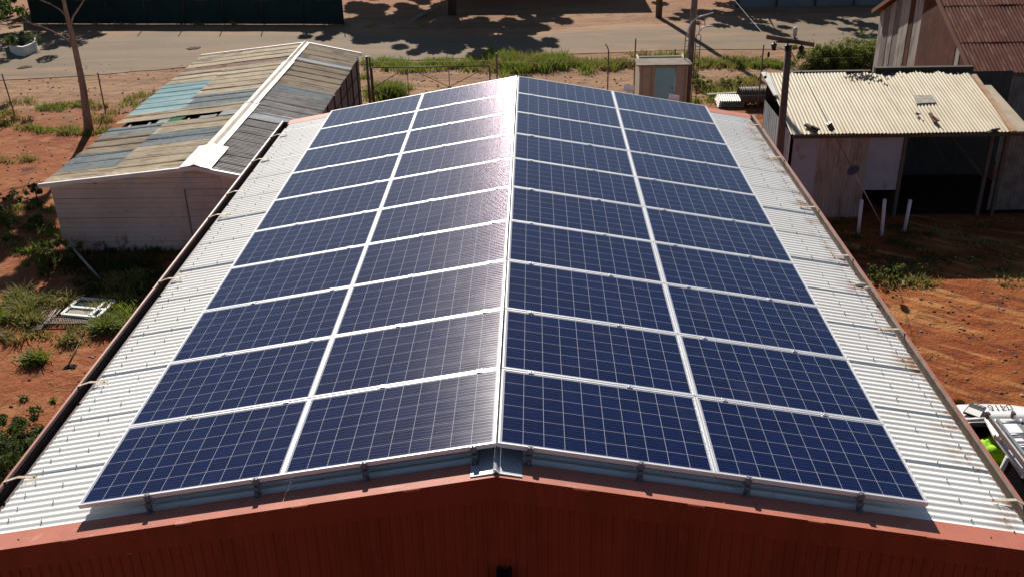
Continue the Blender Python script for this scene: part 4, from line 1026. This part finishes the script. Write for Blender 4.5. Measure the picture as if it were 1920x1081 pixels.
# guy wire from the pole head to the middle white post
gA = at(1484, 98, PY-.05); gB = gp(1650, 416); 
def gy_(px, py):
    best = None
    for k in range(2001):
        q = gA.lerp(gB, k/2000); dq = q-C0; dpt = dq.dot(FW); x_ = 960+F*dq.dot(RR)/dpt; y_ = 540.5-F*dq.dot(UU)/dpt
        e_ = (x_-px)**2+(y_-py)**2
        if best is None or e_ < best[0]: best = (e_, q)
    return best[1]
root = thing('guy_wire', gB, 'stay wire with a dark disc running from the power pole to the ground', 'guy wire')
q1, q2 = gy_(1553, 240), gy_(1597, 321)
b = MB(); b.tube([gA, q1], .008, 5); b.tube([q1, q2], .008, 5); b.build('wire', DARKM, root)
b = MB(); b.tube([q2, gB], .016, 7); b.build('guard_rod', simple('rod_grey', (.42, .38, .38), .6), root)
dv = (gB-gA).normalized()
b = MB(); b.bar(q1-dv*.11, q1+dv*.11, .10, .10); b.build('strain_insulator', simple('insulator_blue_grey', (.05, .065, .09), .4), root)
b = MB(); b.tube([q2-dv*.012, q2+dv*.012], .15, 18); b.build('disc', simple('disc_purple', (.11, .085, .11), .5), root)

# ------------------------------------------------------------------ main shed
YN, YF = -.24, 10.46          # faces of the near and far barge
EX = 3.84
root = thing('solar_shed', (0, 5, GZ), 'red walled shed with a cream corrugated gable roof carrying the solar panels', 'shed')
MAIN = root
def rp(s_, side, y, off):
    """point on the roof: s along the slope, off above the panel-top plane"""
    return V((side*(s_*CA + off*SA), y, -s_*SA + off*CA))
OFF = -.122
SE = EX/CA
for side in (-1, 1):
    b = MB(); dn_ = V((side*CA, 0, -SA))
    b.corr(rp(.02, side, -.065, OFF), (0, 1, 0), dn_, 10.29, SE-.02, .076, .0066, 8, 1, .762, -.0058)
    b.build('roof_sheet', ROOFM, root)
b = MB()   # roof screws
for side in (-1, 1):
    for s_, st_, o_ in ((SE-.13, 2, 0), (SE-.42, 3, 1), (SE-1.55, 3, 0), (SE-2.6, 3, 1)):
        k = o_
        while k < 134:
            y = -.065 + .076*(k+.25) + R.gauss(0, .004); c = rp(s_+R.gauss(0, .008), side, y, OFF+.014)
            b.tube([c-V((0, 0, .006)), c+V((0, 0, .003))], .006, 6); pass
            k += st_
sc_ = b.build('roof_screw', simple('screw_grey', (.30, .28, .25), .5, .4), root); tag(sc_, kind='stuff')
# barges: top strip and vertical face, near and far
for y0, ya, yb in ((YN, YN, -.045), (YF, 10.21, YF)):
    for side in (-1, 1):
        b = MB(); L0, L1 = (0, SE+.03)
        p0, p1 = rp(L0, side, 0, OFF+.006), rp(L1, side, 0, OFF+.006)
        nrm = V((side*SA, 0, CA))
        p0.x = 0; p0.z = OFF*CA + .006 + .001
        b.quad((p0.x, ya, p0.z), (p1.x, ya, p1.z), (p1.x, yb, p1.z), (p0.x, yb, p0.z))
        lw_ = .03
        fy = y0
        b.quad((p0.x, fy, p0.z-.20), (p1.x, fy, p1.z-.20), (p1.x, fy, p1.z), (p0.x, fy, p0.z), 1)
        b.quad((p0.x, fy, p0.z-.20), (p1.x, fy, p1.z-.20), (p1.x, fy+(.03 if fy < 0 else -.03), p1.z-.20), (p0.x, fy+(.03 if fy < 0 else -.03), p0.z-.20), 1)
        q = b.build('barge_capping', [REDTOP, RED], root)
# sheet lap notches and rivets on the barge
for side in (-1, 1):
    for s_ in (.55, 1.35, 2.2, 3.05):
        b = MB(); c = rp(s_, side, YN, OFF+.008); b.obox(c+V((0, -.004, -.012)), V((side*CA, 0, -SA))*.12, (0, .004, 0), (0, 0, .012)); b.build('barge_joiner', REDTOP, root)
        b = MB(); b.sphere(rp(s_+.5, side, YN+.09, OFF+.009), .006, 6, 4); b.build('rivet', DARKM, root)
# gable walls with ribs
def gable(y, fy, name):
    b = MB(); x = -3.78
    wv = []
    n = int(7.56/.0127)
    pr_ = [(0, 0), (.030, 0), (.035, .009), (.048, .009), (.056, 0), (.076, 0)]
    cols = []
    k = 0
    while x < 3.78:
        for dx_, dz_ in pr_[:-1]: cols.append((x+dx_, dz_))
        x += .076
    for (xa, da), (xb, db) in zip(cols, cols[1:]):
        za, zb_ = OFF-.19-abs(xa)*math.tan(A), OFF-.19-abs(xb)*math.tan(A)
        b.quad((xa, y+fy*da, GZ), (xb, y+fy*db, GZ), (xb, y+fy*db, zb_), (xa, y+fy*da, za))
    b.build(name, RED, root)
gable(YN+.035, -1, 'front_wall'); gable(YF-.035, 1, 'back_wall')
for side in (-1, 1):
    b = MB(); b.corr((side*3.78, YN+.04, GZ), (0, 1, 0), (0, 0, 1), YF-YN-.08, -GZ-SE*SA-.16, .076, .008, 4); b.build('side_wall', RED, root)
# ridge cap: zincalume roll
b = MB(); prf = [(-.20, 0), (-.045, .002), (-.030, .014), (-.018, .024), (0, .028), (.018, .024), (.030, .014), (.045, .002), (.20, 0)]
def rcp(s_, h, y):
    side = -1 if s_ < 0 else 1; q = rp(abs(s_), side, y, OFF+.012); q.z += h; return q
ys = [-.20, -.16, 0, 5, 10.2]
for ya, yb in zip(ys, ys[1:]):
    for (sa_, ha), (sb, hb_) in zip(prf, prf[1:]):
        b.quad(rcp(sa_, ha, ya), rcp(sb, hb_, ya), rcp(sb, hb_, yb), rcp(sa_, ha, yb))
rc = b.build('ridge_cap', ZINC, root)
b = MB()  # curled front lip of the cap, its sunlit end put in as white paint
lip = [(s_, h) for s_, h in prf]
for (sa_, ha), (sb, hb_) in zip(lip, lip[1:]):
    a_, c_ = rcp(sa_, ha, -.20), rcp(sb, hb_, -.20)
    b.quad(a_+V((0, -.004, -.010)), c_+V((0, -.004, -.010)), c_+V((0, -.008, .006)), a_+V((0, -.008, .006)))
    b.quad(a_+V((0, -.008, .006)), c_+V((0, -.008, .006)), c_+V((0, .004, .003)), a_+V((0, .004, .003)))
lp_ = b.build('cap_lip', WHITE, rc); lp_.parent = rc; lp_.matrix_parent_inverse = Matrix.Identity(4)
# gutters
for side in (-1, 1):
    gz_ = -SE*SA + OFF*CA
    GO = 3.995 if side < 0 else 3.94
    prof = [(3.79, gz_+.0), (3.79, gz_-.11), (GO-.035, gz_-.11), (GO-.035, gz_-.03), (GO-.022, gz_-.015), (GO, gz_-.015), (GO, gz_-.13), (3.78, gz_-.13)]
    b = MB()
    inner = prof[:5]; y0, y1 = YN+.0, YF
    for (xa, za), (xb, zb_) in zip(prof, prof[1:]):
        mi = 1 if (xa, za) in prof[:4] and (xb, zb_) in prof[:5] else 0
        b.quad((side*xa, y0, za), (side*xb, y0, zb_), (side*xb, y1, zb_), (side*xa, y1, za), mi)
    for yy in (y0+.002, y1-.002): b.face([(side*x_, yy, z_) for x_, z_ in [(3.80, gz_-.04), (3.80, gz_-.12), (GO-.01, gz_-.12), (GO-.01, gz_-.03)]], 0)
    gt = b.build('gutter', [simple('gutter_red', (.38, .13, .09), .45, c2=(.32, .11, .075), scale=4), (simple('gutter_inside_shaded', (.09, .055, .05), .6, .1, c2=(.06, .04, .035), scale=7) if side < 0 else simple('gutter_inside', (.21, .17, .14), .55, .2, c2=(.15, .105, .08), scale=7))], root)  # left trough coloured darker to stand for its shade
    yb_ = [.62, 2.05, 4.25, 6.15, 7.0+.0, 8.35, 9.55] if side < 0 else [.30, 2.95, 4.70, 6.20, 8.15, 9.75]
    for y in yb_:
        b = MB(); x0 = 3.70 if side < 0 else 3.66
        zz_ = gz_+.032
        b.bar((side*x0, y, zz_+.008), (side*3.86, y+.01, zz_+.0), .028, .006); b.bar((side*3.86, y+.01, zz_+.0), (side*(GO-.012), y+.01, gz_-.012), .028, .006)
        b.tube([(side*(x0+.02), y, zz_), (side*(x0+.02), y, zz_+.022)], .008, 6)
        br = b.build('gutter_bracket', PVC, gt); br.parent = gt; br.matrix_parent_inverse = Matrix.Identity(4)
b = MB(); c = rp(SE-.01, 1, 3.98, OFF+.02); b.sphere(c+V((-.02, 0, .0)), .05, 8, 6, (1.3, .8, .4)); b.sphere(c+V((.03, -.07, -.01)), .035, 8, 6, (1, 1, .5))
b.build('sealant_blob', simple('sealant', (.55, .50, .40), .8), root)
# creased roof sheet mark near the left front
b = MB(); c = V((-3.3, 1.05, 0))
# black fitting under the peak
c = at(945, 1075, YN-.03)
fx = thing('wall_fitting', c, 'small black box fitting on the red gable below the ridge', 'wall fitting')
b = MB(); b.box(c.x-.055, c.x+.055, YN-.09, YN+.026, c.z-.14, c.z-.01); b.box(c.x-.055, c.x-.028, YN-.09, YN+.02, c.z-.01, c.z+.02); b.box(c.x+.028, c.x+.055, YN-.09, YN+.02, c.z-.01, c.z+.02); b.build('body', BLACK, fx)
b = MB(); b.sphere((c.x+.045, YN-.095, c.z-.03), .004, 6, 4); b.sphere((c.x-.045, YN-.095, c.z-.06), .004, 6, 4); b.build('screw', ALU, fx)
# pale scrapes on gable: torn bits
b = MB()
for px, py in ((228, 1036), (403, 1010)):
    c = at(px, py, YN-.006+.03); b.bar(c, c+V((.07, 0, .004)), .004, .02); 
b.build('scrape', simple('scrape_pink', (.55, .30, .24), .7), root)
# two small tilted plates standing at the far end
for px, py, lb in ((1179, 166, 'small pale square plate at the far roof edge, left of the hut door'), (1264, 184, 'small pale square plate at the far roof edge, right of the hut door')):
    c = at(px, py, 10.62); rt_ = thing('solar_light', c, lb, 'solar light', 'small square plates at the far roof edge')
    b = MB(); ex = V((.085, 0, -.016)); ey = V((.012, .03, .11)); n_ = ex.cross(ey).normalized()*.012
    b.obox(c-ex-ey*.5-n_, ex*2, ey, n_); b.build('housing', WHITE, rt_)
    b = MB(); b.quad(c-ex*.85-ey*.42-n_*1.15, c+ex*.85-ey*.42-n_*1.15, c+ex*.85+ey*.42-n_*1.15, c-ex*.85+ey*.42-n_*1.15); b.build('plate_face', simple('plate_face', (.70, .78, .88), .4), rt_)
    b = MB(); b.bar(c-ey*.4, V((c.x, YF-.02, c.z-.12)), .02, .02); b.build('bracket', ALU, rt_)

# ------------------------------------------------------------------ rails and solar panels
S0 = .01
foot_s = {1: (.24, 1.03, 1.80, 2.62), -1: (.17, .96, 1.76, 2.58)}
wr = {1: 'right', -1: 'left'}; ordn = ('nearest the ridge', 'second from the ridge', 'third from the ridge', 'fourth from the ridge')
for side in (-1, 1):
    for i, s_ in enumerate(foot_s[side]):
        rt_ = thing('mounting_rail', rp(s_, side, 0, OFF+.03), 'metal mounting rail end under the %s slope panels, %s' % (wr[side], ordn[i]), 'mounting rail', 'mounting rails under the solar panels')
        nrm = V((side*SA, 0, CA)); tn = V((side*CA, 0, -SA))
        b = MB(); O = rp(s_, side, -.02, OFF+.026) - tn*.018; b.obox(O, tn*.036, (0, 10.12, 0), nrm*.034); b.build('rail', ALU, rt_)
        b = MB(); O = rp(s_, side, -.045, OFF+.012) - tn*.022
        b.obox(O, tn*.044, (0, .012, 0), nrm*.06); b.obox(O+V((0, -.035, 0)), tn*.044, (0, .05, 0), nrm*.007)
        b.tube([O+tn*.022+V((0, -.02, 0)), O+tn*.022+V((0, -.02, 0))+nrm*.03], .008, 6)
        b.build('mounting_foot', simple('dull_clamp_metal', (.20, .21, .24), .5, .5), rt_)
        b = MB(); O = rp(s_, side, -.022, -.055) - tn*.02
        b.obox(O, tn*.04, (0, .02, 0), nrm*.057); b.obox(O+nrm*.057, tn*.04, (0, .03, 0), nrm*.004)
        b.tube([O+tn*.02+V((0, .012, 0))+nrm*.058, O+tn*.02+V((0, .012, 0))+nrm*.068], .006, 6)
        b.build('end_clamp', simple('dull_clamp_metal', (.2, .2, .2)), rt_)
# panel prototype in local coordinates: x along slope (0..PL), y along ridge (0..PW), z normal (top at 0)
def panel_meshes():
    b = MB(); h, lip = .036, .012
    for (x0, x1, y0, y1) in ((0, PL, 0, lip), (0, PL, PW-lip, PW), (0, lip, lip, PW-lip), (PL-lip, PL, lip, PW-lip)): b.box(x0, x1, y0, y1, -h, 0)
    fm = b
    g_ = MB(); x0, x1, y0, y1 = lip, PL-lip, lip, PW-lip; W, H = x1-x0, y1-y0
    g_.quad((x0, y0, -.003), (x1, y0, -.003), (x1, y1, -.003), (x0, y1, -.003), 0, [(0, 0), (W, 0), (W, H), (0, H)])
    bk = MB(); bk.quad((x0, y0, -.009), (x0, y1, -.009), (x1, y1, -.009), (x1, y0, -.009))
    c = MB()
    for bx_ in (.0,):
        c.box(-.022, .022, -.012, .002+VG*0, -.0, .004); c.box(-.022, .022, -VG-.010, .010, .0015, .0055); c.tube([(0, -VG/2, .005), (0, -VG/2, .011)], .007, 6)
        c.box(-.02, .02, -VG+.002, -.002, -.035, .002)
    return fm, g_, bk, c
fm, g_, bk, cl = panel_meshes()
proto = bpy.data.objects.new('solar_module', None); COL.objects.link(proto); proto.empty_display_size = .2
fo = fm.build('frame', FRAME); fo.parent = proto
go = g_.build('cell_face', CELLS); go.parent = proto
bo = bk.build('backsheet', WHITE); bo.parent = proto
clamp_o = cl.build('mid_clamp', ALU); clamp_o.parent = proto
rows = ['row at the near gable end'] + ['%s row from the near gable end' % w_ for w_ in ('second', 'third', 'fourth', 'fifth')] + ['%s row from the far end' % w_ for w_ in ('fifth', 'fourth', 'third', 'second')] + ['row at the far end']
cols = {(-1, 0): 'inner left column by the ridge', (-1, 1): 'outer left column', (1, 0): 'inner right column by the ridge', (1, 1): 'outer right column'}
first = True
for side in (-1, 1):
    for k in (0, 1):
        s0 = S0 + k*(PL+HG)
        for row in range(10):
            y = row*(PW+VG)
            if first: r_ = proto
            else: r_ = proto.copy(); COL.objects.link(r_)
            tn = V((side*CA, 0, -SA)); nrm = V((side*SA, 0, CA))
            M = Matrix.Identity(4)
            jit = R.gauss(0, .0012); dz_ = R.gauss(0, .0007)
            if side > 0:
                X, Y, O = tn, V((0, 1, 0)), rp(s0+jit, 1, y, dz_)
            else:   # left slope: local x runs from outer edge up to the ridge
                X, Y, O = -tn, V((0, 1, 0)), rp(s0+PL+jit, -1, y, dz_)
            for i in range(3): M[i][0] = X[i]; M[i][1] = Y[i]; M[i][2] = nrm[i]; M[i][3] = O[i]
            r_.matrix_world = M
            if first: kids = [fo, go, bo]
            for src in (fo, go, bo):
                if first: continue
                c_ = src.copy(); c_.parent = r_; COL.objects.link(c_)
            # mid clamps on the near edge
            if row > 0:
                for fs_ in foot_s[side]:
                    lx = fs_-s0 if side > 0 else s0+PL-fs_
                    if .03 < lx < PL-.03:
                        c_ = clamp_o.copy(); c_.parent = r_; c_.location = (lx, 0, 0); COL.objects.link(c_)
            tag(r_, 'solar panel, %s, %s' % (cols[(side, k)], rows[row]), 'solar panel', 'solar panels on the shed roof')
            first = False
bpy.data.objects.remove(clamp_o)

# ------------------------------------------------------------------ white ute at the right
UX = 7.20; UR = thing('white_ute', (UX, 5.2, GZ), 'white utility vehicle parked beside the right gutter, phone number on its bonnet', 'ute')
def ring(y, w_, z0, z1, n=20, p=4.):
    out = []
    for k in range(n):
        th = 2*math.pi*k/n; c_, s_ = math.cos(th), math.sin(th)
        out.append(V((UX + w_*math.copysign(abs(c_)**(2/p), c_), y, (z0+z1)/2 + (z1-z0)/2*math.copysign(abs(s_)**(2/p), s_))))
    return out
b = MB()
st_ = [(7.47, .40, -5.05, -4.66), (7.42, .62, -5.15, -4.56), (7.28, .78, -5.2, -4.49), (7.0, .86, -5.2, -4.44), (6.76, .88, -5.2, -4.40)]
b.loft([ring(*q) for q in st_]); b.build('bonnet', CARW, UR)
b = MB(); b.loft([ring(*q) for q in [(6.78, .885, -5.2, -4.40), (6.3, .89, -5.2, -4.37), (4.3, .89, -5.2, -4.37), (4.2, .89, -5.2, -4.37)]]); b.build('door_body', CARW, UR)
b = MB(); b.box(UX-.78, UX+.78, 4.3, 6.5, -4.375, -4.355); b.build('interior', BLACK, UR)
# roof slab with rounded edges
def rring(y, w_, z, t_=.05): return ring(y, w_, z-t_, z, 20, 3.2)
b = MB(); b.loft([rring(5.98, .66, -3.86, .03), rring(5.86, .73, -3.80), rring(5.4, .77, -3.76, .06), rring(4.5, .77, -3.76, .06), rring(4.25, .74, -3.80)]); b.build('roof', CARW, UR)
# windscreen and pillars
for sx in (-1, 1):
    b = MB(); b.tube([(UX+sx*.82, 6.72, -4.40), (UX+sx*.76, 6.3, -4.1), (UX+sx*.68, 5.93, -3.84)], [.035, .032, .03], 8); b.tube([(UX+sx*.68, 5.93, -3.84), (UX+sx*.755, 5.5, -3.81), (UX+sx*.765, 4.6, -3.81)], .03, 8)
    b.tube([(UX+sx*.85, 5.05, -4.38), (UX+sx*.765, 5.02, -3.81)], .045, 8); b.tube([(UX+sx*.85, 4.3, -4.38), (UX+sx*.75, 4.3, -3.81)], .06, 8)
    b.build('pillar', CARW, UR)
b = MB(); b.quad((UX-.80, 6.70, -4.395), (UX+.80, 6.70, -4.395), (UX+.66, 5.96, -3.87), (UX-.66, 5.96, -3.87)); b.build('windscreen', GLASSD, UR)
b = MB(); b.quad((UX+.85, 6.4, -4.37), (UX+.85, 5.05, -4.37), (UX+.765, 5.05, -3.83), (UX+.72, 5.8, -3.83)); b.build('side_window', GLASSD, UR)
b = MB(); b.quad((UX-.855, 5.0, -4.36), (UX-.855, 4.35, -4.36), (UX-.775, 4.35, -3.84), (UX-.775, 5.0, -3.84)); b.build('side_window', GLASSD, UR)
b = MB(); b.box(UX-.9, UX+.9, 2.2, 4.15, -4.75, -4.70); b.box(UX-.9, UX-.87, 2.2, 4.15, -4.70, -4.4); b.box(UX+.87, UX+.9, 2.2, 4.15, -4.70, -4.4); b.box(UX-.87, UX+.87, 2.2, 2.23, -4.70, -4.4); b.build('tray', ALU, UR)
for sx in (-1, 1):
    for yy in (6.65, 3.2):
        c = V((UX+sx*.78, yy, GZ+.34)); b = MB(); b.tube([c-V((.1, 0, 0)), c+V((.1, 0, 0))], .34, 22); wh = b.build('wheel', RUBBER, UR)
        b = MB(); b.tube([c-V((.105, 0, 0)), c+V((.105, 0, 0))], .2, 16); rm = b.build('rim', ALU, wh); rm.parent = wh; rm.matrix_parent_inverse = Matrix.Identity(4)
for yy in (5.3, 4.5):
    b = MB(); b.bar((UX-.80, yy, -3.685), (UX+.80, yy, -3.685), .04, .03); 
    for sx in (-1, 1): b.bar((UX+sx*.74, yy, -3.80), (UX+sx*.74, yy, -3.68), .04, .03)
    b.build('roof_rack', ALU, UR)
for sx in (-1, 1):
    b = MB(); b.sphere((UX+sx*1.0, 6.25, -4.28), .1, 10, 7, (1, .6, .8)); b.build('mirror', CARW, UR)
    b = MB(); b.sphere((UX+sx*.62, 7.36, -4.72), .1, 10, 7, (1.1, .6, .8)); b.build('headlight', GLASSD, UR)
def text(s_, size, M, mat, name, parent):
    cu = bpy.data.curves.new(name, 'FONT'); cu.body = s_; cu.size = size; cu.extrude = .0015; cu.align_x = 'CENTER'; cu.align_y = 'CENTER'
    o = bpy.data.objects.new(name, cu); COL.objects.link(o); bpy.context.view_layer.update()
    me = bpy.data.meshes.new_from_object(o.evaluated_get(bpy.context.evaluated_depsgraph_get())); bpy.data.objects.remove(o)
    me.materials.clear(); me.materials.append(mat)
    o = bpy.data.objects.new(name, me); COL.objects.link(o); o.matrix_world = M
    o.parent = parent; o.matrix_parent_inverse = Matrix.Translation(-parent.location); return o
tc = gp(1875, 762, -4.43)
Mt = Matrix.Translation((tc.x, tc.y, -4.437)) @ Matrix.Rotation(math.pi+.06, 4, 'Z') @ Matrix.Rotation(-rad(8), 4, 'X')
Mt.translation.z = -4.434
text('0416', .19, Mt, simple('sign_grey', (.16, .16, .17), .5), 'phone_number', UR)
# ladder on the rack
LR = thing('ladder', (6.55, 4.2, -3.6), 'aluminium extension ladder tied on the roof rack of the white ute', 'ladder')
lx0, lx1 = 6.385, 6.725
for X, off in ((lx0, 0), (lx1, 0)):
    b = MB(); b.bar((X, 5.66, -3.60), (X+.03, 2.4, -3.60), .028, .07); b.bar((X+.045, 5.50, -3.555), (X+.07, 2.4, -3.555), .024, .06); b.build('stile', simple('ladder_alu', (.46, .47, .49), .4, .7, c2=(.38, .39, .41), scale=9), LR)
for k in range(11):
    b = MB(); y = 5.52-k*.28; b.tube([(lx0, y, -3.60), (lx1, y, -3.60)], .016, 8); b.tube([(lx0+.05, y-.09, -3.555), (lx1+.05, y-.09, -3.555)], .015, 8); b.build('rung', simple('ladder_alu', (.46, .47, .49), .4, .7, c2=(.38, .39, .41), scale=9), LR)
for X in (lx0, lx1):
    b = MB(); b.box(X-.02, X+.022, 5.64, 5.70, -3.645, -3.555); b.build('end_cap', simple('cap_brown', (.10, .05, .04), .7), LR)
# open case on the bonnet
cc = gp(1830, 768, -4.38); CR = thing('tool_case', (cc.x, cc.y, -4.42), 'open grey tablet case lying on the white bonnet', 'case')
p = [gp(1822, 752, -4.38), gp(1850, 762, -4.38), gp(1838, 783, -4.38), gp(1806, 771, -4.38)]
m0, m1 = p[0].lerp(p[3], .45), p[1].lerp(p[2], .45)
b = MB(); b.prism([p[0], m0, m1, p[1]], (0, 0, -.03)); b.build('case_lid', simple('case_dark', (.07, .07, .075), .5, c2=(.03, .03, .03), scale=20), CR)
b = MB(); b.prism([m0, p[3], p[2], m1], (0, 0, -.028)); b.build('case_rim', BLACK, CR)
cen = (m0+m1+p[2]+p[3])/4; b = MB(); b.prism([q.lerp(cen, .12)+V((0, 0, .004)) for q in (m0, p[3], p[2], m1)], (0, 0, -.006)); b.build('page', WHITE, CR)
b = MB()
for k in range(3):
    a = p[0].lerp(p[1], .12+.28*k).lerp(cen, .15); b.box(a.x, a.x+.05, a.y-.04, a.y, a.z+.001, a.z+.006)
b.build('keys', simple('key_grey', (.35, .35, .36), .5), CR)
# hi-vis jacket slumped on the seat
J = gp(1868, 838, -4.15); JR = thing('hi_vis_jacket', (J.x, J.y, -4.35), 'lime green hi-vis jacket bundled on the front seat of the ute', 'jacket')
b = MB(); base = len(b.v)
b.sphere((J.x, J.y, -4.20), .20, 26, 16, (.95, 1.15, .80))
b.v = [tuple(V(q)+V((1, 1, 1))*0+ (V(q)-V((J.x, J.y, -4.2))).normalized()*.05*mnoise.noise(V(q)*9) + (V(q)-V((J.x, J.y, -4.2))).normalized()*.025*mnoise.noise(V(q)*22)) for q in b.v]
b.build('jacket_body', LIME, JR)
b = MB(); b.tube([V((J.x-.02, J.y+.16, -4.1)), V((J.x+.07, J.y+.19, -4.08)), V((J.x+.13, J.y+.14, -4.1)), V((J.x+.15, J.y+.04, -4.12))], [.045, .055, .05, .03], 10); b.build('collar', simple('lime_dark', (.14, .40, .03), .8), JR)
b = MB(); cU = V((J.x+.03, J.y+.02, -4.015)); b.tube([cU+V((-.03, .04, 0)), cU+V((-.03, -.01, .0)), cU+V((0, -.03, .0)), cU+V((.03, -.01, 0)), cU+V((.03, .04, 0))], .009, 6); b.build('badge', BLACK, JR)
